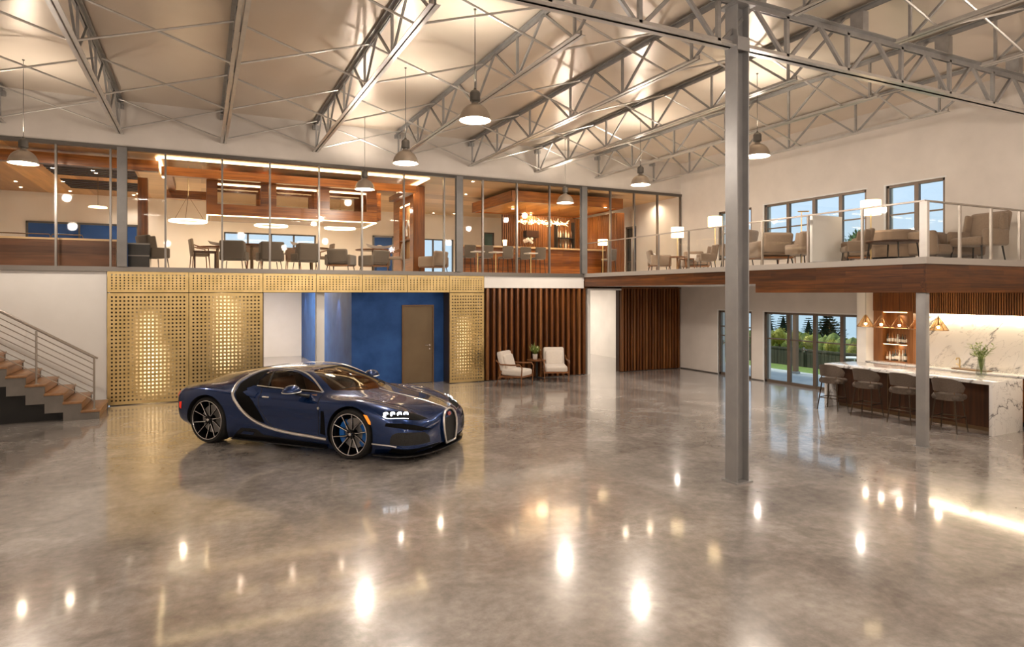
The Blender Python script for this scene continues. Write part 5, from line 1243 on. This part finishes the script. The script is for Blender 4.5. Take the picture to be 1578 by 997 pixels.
for i, (px, Y, rz, lab) in enumerate(((308, 17.4, R(-80), 'wooden dining chair with curved arms left of the dining table'), (392, 18.6, R(180), 'wooden dining chair across the dining table'),
        (452, 19.3, R(180), 'wooden dining chair on the far side, before the ribbon window'), (500, 17.5, R(95), 'wooden dining chair seen from its side, mid-room'), (609, 16.75, R(70), 'wooden dining chair tucked beside the feature column'))):
    o = DC if i == 0 else dup(DC); put(o, xw(px, Y), Y, rz, lab, group='wooden dining chairs'); o.scale = (.85, .85, .82)
# stool / bench
t = thing('footstool', 'square dark wooden footstool beside the first mullions', 'stool', (xw(316, 16.9), 16.9, Z0)); obj('seat', MB().rb((0, 0, .42), (.50, .36, .05), .015), M['walnut_dark'], t)
for a in (-1, 1):
    for b in (-1, 1): obj('leg', MB().bar((a*.22, b*.15, .4), (a*.22, b*.15, 0), .035, .035), M['walnut_dark'], t)
# tables with bowls
T0 = table(.50, .68, M['walnut']); put(T0, xw(388, 17.6), 17.6, 0, 'round walnut dining table between the wing armchairs', group='walnut dining tables')
o = dup(T0); put(o, xw(480, 18.2), 18.2, 0, 'round walnut dining table before the ribbon window')
o = dup(T0); put(o, xw(575, 18.1), 18.1, 0, 'round walnut dining table near the blue wall panel')
o = dup(T0); put(o, xw(335, 18.9), 18.9, 0, 'round walnut dining table at the left of the ribbon window')
def bowl(lab, px, Y, z):
    t = thing('boat_bowl', lab, 'bowl', (xw(px, Y), Y, z), 0, 'pale boat-shaped bowls'); n = 14; v = []; f = []
    for i in range(n+1):
        u = -1+2*i/n; w_ = .13*(1-u*u)+.004; zz = .10+.07*u*u
        v += [(u*.40, -w_, zz), (u*.34, -w_*.45, .03+.05*u*u), (u*.34, w_*.45, .03+.05*u*u), (u*.40, w_, zz)]
    for i in range(n):
        for k in range(3): f.append((i*4+k, (i+1)*4+k, (i+1)*4+k+1, i*4+k+1))
    obj('hull', MB().add(v, f), M['fabric_l'], t); obj('foot', MB().lathe([(.09, 0), (.05, .045)], 14), M['bronze'], t)
    obj('filling', MB().ball((0, 0, .09), .05, 8, 6, (2, 1, 1)), M['fabric_l'], t)
bowl('pale boat-shaped bowl on the table left of the ribbon window', 345, 18.9, Z0+.68); bowl('pale boat-shaped bowl standing before the ribbon window', 470, 18.2, Z0+.68); bowl('pale boat-shaped bowl near the blue wall panel', 585, 18.1, Z0+.68)
# bar chairs
B0 = bar_chair(M['fabric_d'])
for i, (px, Y, lab) in enumerate(((721, 17.2, 'dark high chair beside the second post'), (748, 17.25, 'dark high chair just right of the mullion'), (779, 17.2, 'dark high chair in the middle of the upstairs bar'), (806, 17.3, 'dark high chair before the chandelier'),
        (829, 17.2, 'dark high chair under the left chandelier cluster'), (938, 16.9, 'dark high chair behind the third post'))):
    o = B0 if i == 0 else dup(B0); put(o, xw(px, Y), Y, 0, lab, group='high chairs at the upstairs bar'); o.scale = (.85, .85, .80)
for i, (px, py, lab) in enumerate(((736, 388, 'small square white side table left of the mullion'), (764, 390, 'small square white side table by the middle high chair'), (818, 391, 'small square white side table below the chandelier'))):
    Y = 16.6; x = xw(px, Y); h = zw(py, x, Y)-Z0
    if i == 0: t = thing('side_table', lab, 'table', (x, Y, Z0), 0, 'small white side tables upstairs'); obj('top', MB().rb((0, 0, h), (.32, .32, .03), .008), M['fabric_l'], t); obj('stem', MB().tube((0, 0, .01), (0, 0, h), .015, 8), M['gold'], t); obj('foot', MB().lathe([(.13, 0), (.12, .012)], 16), M['gold'], t); st_ = t
    else: dup(st_, (x, Y, Z0), label=lab)
def floor_lamp(px, py_top, py_bot, X, Y, w_px, lab, z=Z0):
    d = depth(X, Y); zt_, zb_ = zw(py_top, X, Y), zw(py_bot, X, Y); r = w_px*d/981/2
    t = thing('floor_lamp', lab, 'lamp', (X, Y, z), 0, 'drum-shaded floor lamps')
    obj('base', MB().lathe([(.14, 0), (.14, .015), (.02, .03)], 20), M['bronze'], t); obj('pole', MB().tube((0, 0, .02), (0, 0, zb_-z+.05), .012, 8), M['gold'], t)
    obj('lamp_shade', MB().lathe([(r, zb_-z), (r, zt_-z), (r-.008, zt_-z), (r-.008, zb_-z)], 28, cap=False), M['shade'], t); obj('shade_spider', MB().tube((-r, 0, zb_-z+.05), (r, 0, zb_-z+.05), .005, 5), M['bronze'], t)
    lamp('POINT', (X, Y, (zt_+zb_)/2), 9, WARM, .06)
floor_lamp(929, 369, 378, xw(929, 16.7), 16.7, 15, 'floor lamp with a wide amber drum shade behind the third post')
# table lamp & vases on the upstairs bar
t = thing('table_lamp', 'small lit glass table lamp on the upstairs bar', 'lamp', (xw(778, 17.9), 17.9, Z0+.89)); obj('shade', MB().lathe([(.05, .02), (.07, .2)], 16, cap=False), M['shade'], t); obj('base', MB().lathe([(.05, 0), (.05, .02)], 16), M['bronze'], t)
t = thing('flower_bowl', 'pale flower arrangement on the upstairs bar', 'flowers', (xw(815, 17.9), 17.9, Z0+.89)); obj('bowl', MB().lathe([(.06, 0), (.10, .08)], 16, cap=False), M['bronze'], t)
m = MB()
for k in range(14): m.ball((random.uniform(-.14, .14), random.uniform(-.08, .08), .12+random.uniform(0, .14)), .05, 7, 5)
obj('blooms', m, M['fabric_l'], t)
# added fill spots under the lounge ceiling, no fittings of their own
for (x, y, e_) in ((-3.5, 19.5, 1), (.0, 21.8, 1.3), (1.0, 17.6, .6), (3.2, 21.8, 1.3), (6.8, 20.5, 1.2), (4.8, 17.2, .5), (12.9, 20, .9), (12.9, 17, .5)):
    for dx in (-.5, .5): lamp('SPOT', (x+dx, y, ZG-.06), K['lounge']*e_, (1, .80, .58), .06, aim=(x+dx, y, 0), spot=2.8, blend=.8)
# ================================================================== walkway: railing, seating, lamps
t = thing('balustrade', 'glass balustrade with slim steel posts round the walkway', 'railing', (0, 0, ZS)); rh = .87
ysp = [6.05+1.075*k for k in range(1, 9)]; xe = EX+.04; ye = EY+.04
for y in ysp: obj('post', MB().box(xe-.018, xe+.018, y-.018, y+.018, 0, rh), M['rail'], t)
obj('corner_post', MB().box(xe-.03, xe+.03, ye-.06, ye+.06, 0, rh), M['steel_l'], t)
for x in (11.04, 11.93, 12.80): obj('post', MB().box(x-.018, x+.018, ye-.018, ye+.018, 0, rh), M['rail'], t)
obj('handrail', MB().box(xe-.022, xe+.022, ye-.022, YB-.05, rh, rh+.025), M['rail'], t); obj('handrail', MB().box(xe+.022, XR, ye-.022, ye+.022, rh, rh+.025), M['rail'], t)
yy = [ye]+ysp+[YB-.05]
for a, b in zip(yy, yy[1:]): obj('glass_pane', MB().box(xe-.005, xe+.005, a+.03, b-.03, .04, rh-.01), M['pane'], t)
xx = [xe, 11.04, 11.93, 12.80, XR]
for a, b in zip(xx, xx[1:]): obj('glass_pane', MB().box(a+.03, b-.03, ye-.005, ye+.005, .04, rh-.01), M['pane'], t)
struct('trim_10', MB().box(EX-.045, EX-.02, EY-.045, YB-.07, ZS-.10, ZS+.004).box(EX-.02, XR, EY-.045, EY-.02, ZS-.10, ZS+.004), mat('deck_edge_metal', (.46, .43, .40), .4, metal=.4), 'grey metal edge strip of the walkway deck', 'trim')
# white screen beside the armchair
t = thing('privacy_screen', 'white upright privacy screen standing on the walkway', 'screen', (10.2, 8.21, ZS)); obj('panel', MB().box(0, .82, -.03, .03, .02, .90), M['white'], t, bevel=.004); obj('glass_wing', MB().box(.84, 1.35, -.006, .006, .02, .88), M['pane'], t); obj('foot', MB().box(0, 1.35, -.06, .06, 0, .02), M['alu'], t)
Gw = 'beige armchairs on the walkway'
def putw(t, px, X, rz, lab, g=Gw, sc_=None):
    if sc_: t.scale = (sc_*1.08, sc_*1.08, sc_)
    return put(t, X, yw(px, X), rz, lab, group=g)
A0 = lounge_chair(M['fabric_m'])
putw(A0, 1016, 10.75, R(-120), 'beige armchair with a cushion at the far end of the walkway', sc_=0.74)
for px, X, rz, lab in ((1072, 12.0, R(150), 'beige armchair against the wall behind the small round tables'), (1186, 10.95, R(-20), 'large beige armchair right of the tall column'),
                       (1284, 12.6, R(100), 'beige armchair by the window behind the white screen')):
    putw(dup(A0), px, X, rz, lab, sc_=.78 if px != 1186 else .95)
A1 = wing_chair(M['fabric_m']); A1['category'] = 'armchair'
putw(A1, 1088, 10.75, R(60), 'rounded beige armchair with its back towards the railing', sc_=0.66)
putw(dup(A1), 1136, 10.8, R(20), 'tall beige wing armchair half hidden by the tall column', sc_=0.95)
putw(dup(A1), 1237, 10.85, R(-10), 'high-backed beige armchair just left of the white screen', sc_=0.74)
putw(dup(A1), 1318, 10.85, R(50), 'rounded beige armchair just right of the white screen', sc_=0.7)
putw(dup(A0), 1332, 12.0, R(120), 'beige armchair between white screen and round dark table', sc_=0.76)
# curved sofa behind dark table
t = thing('curved_sofa', 'low curved beige sofa behind the round dark table', 'sofa', (12.2, yw(1374, 12.2), ZS), R(170)); t.scale = (.42, .42, 1)
def arc_body(r0, r1, a0, a1, z0, z1, n=22):
    v = []; f = []
    for i in range(n+1):
        a = a0+(a1-a0)*i/n
        for (r, z) in ((r0, z0), (r1, z0), (r1, z1-.04), (r1-.04, z1), (r0+.04, z1), (r0, z1-.04)): v.append((r*math.cos(a), r*math.sin(a), z))
    for i in range(n):
        for k in range(6): f.append((i*6+k, i*6+(k+1) % 6, (i+1)*6+(k+1) % 6, (i+1)*6+k))
    f.append(tuple(range(6))); f.append(tuple(n*6+k for k in range(5, -1, -1))); return MB().add(v, f)
obj('seat', arc_body(.35, .95, -.3, PI+.3, .14, .40), M['fabric_m'], t); obj('backrest', arc_body(.85, 1.0, -.3, PI+.3, .36, .66), M['fabric_m'], t); obj('plinth', arc_body(.42, .9, -.3, PI+.3, 0, .14), M['black'], t)
for a, lab in ((.9, ''), (1.8, ''), (2.4, '')): obj('cushion', MB().rb((.76*math.cos(a), .76*math.sin(a), .53), (.34, .12, .28), .055, (.0, 0, a+PI/2), seg=4), M['fabric_l'], t)
# long sofa at the near end
sx, sy = 12.35, yw(1478, 12.1)
t = thing('long_sofa', 'beige cushioned sofa standing behind the corner post of the balustrade', 'sofa', (12.82, 7.42, ZS), R(176)); t.scale = (1, 1, .86)
obj('seat', MB().rb((0, .05, .30), (1.25, .70, .22), .07, seg=4), M['fabric_m'], t); obj('backrest', MB().rb((0, -.34, .52), (1.30, .17, .52), .07, (.2, 0, 0), seg=4), M['fabric_m'], t)
for s in (-1, 1): obj('armrest', MB().rb((s*.68, .0, .44), (.13, .80, .52), .06, (0, s*.10, 0), seg=4), M['fabric_m'], t)
for x in (-.42, 0, .42): obj('cushion', MB().rb((x, -.20, .54), (.40, .15, .38), .065, (.32, 0, 0), seg=4), M['fabric_m'], t)
for a in (-1, 1): obj('sled_leg', MB().path([(a*.56, -.32, .22), (a*.60, -.34, .012), (a*.60, .34, .012), (a*.56, .32, .22)], .014, 8), M['rail'], t)
putw(dup(A1, scale=(1.12, 1.12, 1.05)), 1506, 12.75, R(80), 'big wrap-armed beige armchair nearest the camera on the walkway')
# tables
dtab = table(.42, .36, M['walnut_dark'], 'legs'); putw(dtab, 1376, 10.95, 0, 'round dark wooden table in front of the curved sofa', 'round tables on the walkway')
tt = table(.20, .36, M['teak'], 'legs', col=M['teak']); putw(tt, 1044, 10.75, 0, 'small round wooden table beside the end armchair', 'round tables on the walkway'); putw(dup(tt), 1058, 11.6, 0, 'small round wooden table under the first drum lamp', 'round tables on the walkway')
floor_lamp(1044, 350.5, 366, 11.75, yw(1044, 11.75), 19, 'floor lamp with a lit drum shade at the far end of the walkway')
floor_lamp(1102, 334, 349, 11.6, yw(1102, 11.6), 21, 'floor lamp with a lit drum shade left of the tall column')
floor_lamp(1342, 309, 331, 11.7, yw(1342, 11.7), 28, 'largest lit drum-shaded floor lamp, beside the two-bay window')
# reading lamp
x = 11.6; y = yw(1235, x); t = thing('reading_lamp', 'slim brass reading lamp with a horizontal arm', 'lamp', (x, y, ZS)); hz_ = zw(327, x, y)-ZS
obj('base', MB().lathe([(.11, 0), (.11, .012)], 18), M['bronze'], t); obj('pole', MB().tube((0, 0, .01), (0, 0, hz_), .010, 8), M['gold'], t); obj('head', MB().tube((.05, .12, hz_+.03), (-.05, -.22, hz_-.01), .016, 8), M['gold'], t)
# rattan chair
x = 12.7; y = yw(1220, x); t = thing('rattan_chair', 'curved rattan chair in front of the wide upper window', 'chair', (x, y, ZS), R(100)); obj('seat', MB().rb((0, 0, .36), (.48, .48, .09), .035), M['fabric_m'], t)
m = MB(); 
for k in range(15): a = -1.3+2.6*k/14; m.tube((-.25*math.sin(a), -.24*math.cos(a), .34), (-.31*math.sin(a), -.31*math.cos(a), .74-.12*abs(a)), .007, 5)
m.path([(-.31*math.sin(-1.3+2.6*k/14), -.31*math.cos(-1.3+2.6*k/14), .74-.12*abs(-1.3+2.6*k/14)) for k in range(15)], .014, 6); obj('woven_back', m, M['teak'], t); legs4(t, .2, .2, .33, .014, M['teak'])
# added spots that brighten the space under the deck, no fittings
for y in (8.0, 10.5, 13.2):
    lamp('SPOT', (11.3, y, 2.55 if y > 9.4 else 2.40), 75, WARM, .05, aim=(11.3, y, 0), spot=2.75)
# ================================================================== two cream armchairs on the ground floor
def club_chair():
    t = thing('cream_armchair', 'x', 'armchair', (0, 0, 0), 0, 'cream armchairs before the slats')
    obj('seat', MB().rb((0, .04, .36), (.60, .62, .17), .055, (-.05, 0, 0), seg=4), M['fabric_l'], t)
    obj('backrest', MB().rb((0, -.28, .63), (.58, .15, .52), .055, (.26, 0, 0), seg=4), M['fabric_l'], t)
    obj('back_cushion', MB().rb((0, -.19, .60), (.50, .13, .42), .06, (.30, 0, 0), seg=4), M['fabric_l'], t)
    for s in (-1, 1):
        obj('arm_frame', MB().path([(s*.34, -.38, .66), (s*.345, -.25, .565), (s*.35, .05, .56), (s*.345, .30, .575), (s*.34, .36, .50), (s*.33, .34, .25), (s*.32, .33, 0)], [.014, .018, .022, .020, .018, .016, .012], 8), M['teak'], t)
        obj('rear_leg', MB().path([(s*.31, -.24, .40), (s*.31, -.33, .18), (s*.31, -.41, 0)], [.018, .017, .012], 8), M['teak'], t)
        obj('side_rail', MB().bar((s*.315, -.30, .25), (s*.315, .34, .27), .025, .045), M['teak'], t)
    obj('cross_rail', MB().box(-.31, .31, .31, .335, .24, .285), M['teak'], t); obj('cross_rail', MB().box(-.31, .31, -.29, -.265, .23, .275), M['teak'], t)
    return t
Yc = 15.0
C0 = club_chair(); C0.location = (xw(794, 14.75), 14.75, 0); C0.rotation_euler = (0, 0, R(217)); C0['label'] = 'cream armchair turned to the right, left of the plant table'
c1 = dup(C0, (xw(858, 15.0), 15.1, 0), R(158)); c1['label'] = 'cream armchair facing the room, right of the plant table'
t = thing('side_table', 'round wooden side table with black pedestal between the cream armchairs', 'table', (xw(827, 15.5), 15.5, 0)); obj('tabletop', MB().lathe([(.255, .52), (.27, .53), (.27, .55), (.255, .56)], 30), M['teak'], t); obj('pedestal', MB().tube((0, 0, .05), (0, 0, .52), .035, 12), M['black'], t)
for k in range(4): a = PI/4+PI*k/2; obj('foot', MB().path([(0, 0, .07), (math.cos(a)*.14, math.sin(a)*.14, .045), (math.cos(a)*.22, math.sin(a)*.22, .012)], [.022, .018, .011], 7), M['black'], t)
t = thing('potted_plant', 'spiky green plant in a small cream pot on the side table', 'plant', (xw(824.5, 15.5), 15.5, .56)); obj('pot', MB().lathe([(.045, 0), (.06, .02), (.07, .15), (.06, .15), (.055, .05), (.0005, .05)], 18, cap=False), M['fabric_l'], t)
m = MB()
for k in range(90): a = random.uniform(0, 2*PI); q = random.uniform(.2, 1.0); leaf(m, (0, 0, .12+random.uniform(0, .05)), (math.cos(a)*q, math.sin(a)*q, random.uniform(.55, 1.2)), random.uniform(.16, .36), .022)
obj('leaves', m, M['leaf'], t, smooth=False); m = MB()
for k in range(9): a = random.uniform(0, 2*PI); m.ball((math.cos(a)*.16, math.sin(a)*.16, random.uniform(.22, .40)), .014, 6, 4)
obj('buds', m, M['leaf_l'], t)
# ================================================================== garden outside
M['grass'] = noisy('lawn_green', (.10, .17, .03), (.20, .28, .06), 14, .9); M['paving'] = noisy('pale_patio', (.42, .44, .46), (.54, .55, .56), 3, .7)
struct('ground_lawn', MB().box(XR+.25, 30, -20, 60, -.5, -.03), M['grass'], 'lawn beyond the patio', 'lawn')
struct('lake', MB().box(30, 400, -150, 300, -.5, -.06), mat('sky_sheet_grey', (.34, .42, .48), .6), 'blue-grey ground sheet added in place of the low sky', 'lake')  # flat sheet added to stand in for sky seen through the doors
struct('ground_patio', MB().box(XR+.25, 16.35, -8, 27, -.05, -.01), M['paving'], 'pale paved patio outside the doors', 'patio')
M['hedge'] = noisy('hedge_leaves', (.05, .09, .015), (.22, .26, .05), 6, .8); M['bush_y'] = noisy('golden_bush', (.22, .22, .03), (.48, .44, .08), 8, .8)
M['conifer'] = noisy('conifer_needles', (.008, .03, .018), (.03, .085, .045), 5, .8); M['bark'] = noisy('bark', (.06, .04, .03), (.13, .09, .06), 6, .9)
M['fence'] = noisy('dark_fence_boards', (.045, .045, .03), (.09, .085, .055), 6, .8, vs=(1, 1, .1))
def tuft(mb, c, r, n, s, sq=(1, 1, 1)):
    for k in range(n):
        u = random.uniform(-1, 1); a = random.uniform(0, 2*PI); q = math.sqrt(1-u*u); rr = r*random.uniform(.72, 1.05)
        d = Vector((q*math.cos(a), q*math.sin(a), u)); p = Vector(c)+Vector((d.x*sq[0], d.y*sq[1], d.z*sq[2]))*rr
        d2 = (d+Vector((random.uniform(-.6, .6), random.uniform(-.6, .6), random.uniform(-.2, .8)))).normalized(); leaf(mb, p, d2, s*random.uniform(.7, 1.3), s*.5)
t = thing('garden_fence', 'low dark board fence beyond the patio', 'fence', (17.7, 0, 0))
f = MB()
for k in range(150): f.box(-.015, .015, 4+k*.13, 4+k*.13+.12, -.03, .52+random.uniform(-.01, .01))
obj('boards', f, M['fence'], t, smooth=False); obj('rail', MB().box(-.03, .04, 4, 23.5, .50, .56), M['fence'], t)
for k in range(10): obj('fence_post', MB().box(-.045, -.015, 4+k*2.1, 4.07+k*2.1, -.03, .60), M['fence'], t)
hg = MB()
for k in range(52): hg.ball((19.4+random.uniform(-.06, .06), 5+k*.36, .45+random.uniform(-.05, .06)), .42, 9, 7, (.8, .8, 1.15), .12)
hd = obj('hedge', hg, M['hedge'], loc=(0, 0, 0)); tag(hd, 'clipped green hedge rising behind the board fence', 'hedge')
def bush(x, y, r, h, lab, n=260):
    t = thing('golden_bush', lab, 'bush', (x, y, 0), 0, 'rounded golden bushes along the fence')
    b = MB().ball((0, 0, h-r), r*.86, 14, 10, (1, 1, 1.2), .06); tuft(b, (0, 0, h-r), r, n, r*.24, (1, 1, 1.2)); obj('foliage', b, M['bush_y'], t, smooth=False)
    obj('stem', MB().tube((0, 0, -.03), (0, 0, h-r), .03, 8), M['bark'], t)
for (px, X, r, h), lab in zip(((1128, 18.5, .3, .95), (1186, 18.3, .24, .95), (1201, 18.5, .26, 1.1), (1224, 18.4, .26, 1.05), (1248, 18.5, .26, .95), (1281, 18.4, .22, .85), (1316, 18.4, .2, .8)),
    ('golden bush beyond the single garden door', 'golden bush at the left edge of the sliding doors', 'tallest golden bush, behind the first sliding leaf', 'golden bush beside the slim timber post', 'golden bush behind the second sliding leaf', 'small golden bush near the far end of the bar', 'smallest golden bush, by the white pier')): bush(X, yw(px, X), r, h, lab)
def conifer(px, X, h, r, lab, kind=0):
    y = yw(px, X); t = thing('conifer_tree', lab, 'tree', (X, y, 0), random.uniform(0, 3), 'dark conifers beyond the fence')
    obj('trunk', MB().tube((0, 0, -.2), (0, 0, h*.8), r*.09, 8, r*.03), M['bark'], t)
    m = MB(); n = 13
    for j in range(n):
        q = j/(n-1); z = h*(.16+.82*q); rr = r*(1-q)**.7*(.9+.1*math.sin(j*2.1))+.06
        nb = int(9+9*(1-q))
        for k in range(nb):
            a = 2*PI*(k+random.random()*.6)/nb; L = rr*random.uniform(.75, 1.1)
            for s in range(5):
                f_ = (s+1)/5; p = Vector((math.cos(a)*L*f_, math.sin(a)*L*f_, z-L*.18*f_+L*.12*f_*f_))
                for w2 in range(3):
                    an = a+random.uniform(-.9, .9); leaf(m, p, (math.cos(an), math.sin(an), random.uniform(-.1, .6)), r*.22, r*.09)
    m.lathe([(r*.55, h*.2), (r*.42, h*.5), (r*.12, h*.85), (.01, h*.95)], 10, cap=False)
    obj('foliage', m, M['conifer'], t, smooth=False)
conifer(1120, 23, 1.9, .8, 'dark conifer beyond the single garden door'); conifer(1186, 21.8, 1.5, .40, 'slim dark conifer at the left of the sliding doors'); conifer(1207, 23.4, 1.45, .42, 'second dark conifer at the left of the sliding doors')
conifer(1246, 23.6, 1.3, .4, 'small dark conifer between the middle leaves'); conifer(1276, 22, 1.45, .85, 'broad dark conifer beyond the third sliding leaf')
def round_tree(px, X, h, r, lab):
    t = thing('leafy_tree', lab, 'tree', (X, yw(px, X), 0), 0, 'leafy trees showing in the upper windows')
    obj('trunk', MB().tube((0, 0, -.1), (0, 0, h-r), r*.10, 8, r*.05), M['bark'], t); m = MB()
    for k in range(9):
        a = 2*PI*k/9; q = .45*r*(k % 3)/2; c = (math.cos(a)*q, math.sin(a)*q, h-r*1.1+.35*r*math.sin(k*2.3)); m.ball(c, r*.5, 9, 7, (1, 1, 1.05), .1); tuft(m, c, r*.58, 110, r*.2)
    obj('crown', m, M['tree_leaf'], t, smooth=False)
M['tree_leaf'] = noisy('tree_leaves', (.03, .08, .03), (.10, .20, .06), 5, .8)
round_tree(1214, 26, 4.75, .95, 'leafy tree at the left of the wide upper window'); round_tree(1326, 25, 5.2, 1.05, 'leafy tree at the right of the wide upper window'); round_tree(1450, 25, 4.7, .85, 'leafy tree low in the two-bay upper window')
# hills far away
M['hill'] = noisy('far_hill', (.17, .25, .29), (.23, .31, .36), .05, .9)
hm = MB(); pts = [(-40, 0)]
random.seed(3)
prof = [( -60+ i*9, 4+2*math.sin(i*.7)+1*math.sin(i*1.9)) for i in range(40)]
hm.prism([(prof[0][0], -1)]+prof+[(prof[-1][0], -1)], 120, 160, 'x')
struct('hill', hm, M['hill'], 'blue-grey hills far beyond the garden', 'hill', smooth=True, ang=80)
t = thing('garden_table', 'small white round garden table on the lawn', 'table', (17.0, yw(1317, 17.0), 0)); obj('tabletop', MB().lathe([(.28, .50), (.28, .53)], 20), M['white'], t); obj('pedestal', MB().tube((0, 0, -.03), (0, 0, .50), .02, 8), M['white'], t)
t = thing('terrace_post', 'slim brown timber post on the patio', 'post', (15.9, yw(1226, 15.9), 0)); obj('shaft', MB().box(-.06, .06, -.06, .06, -.03, 3.0), mat('timber_post', (.26, .15, .09), .7), t); obj('foot', MB().box(-.09, .09, -.09, .09, -.03, .06), M['steel'], t)
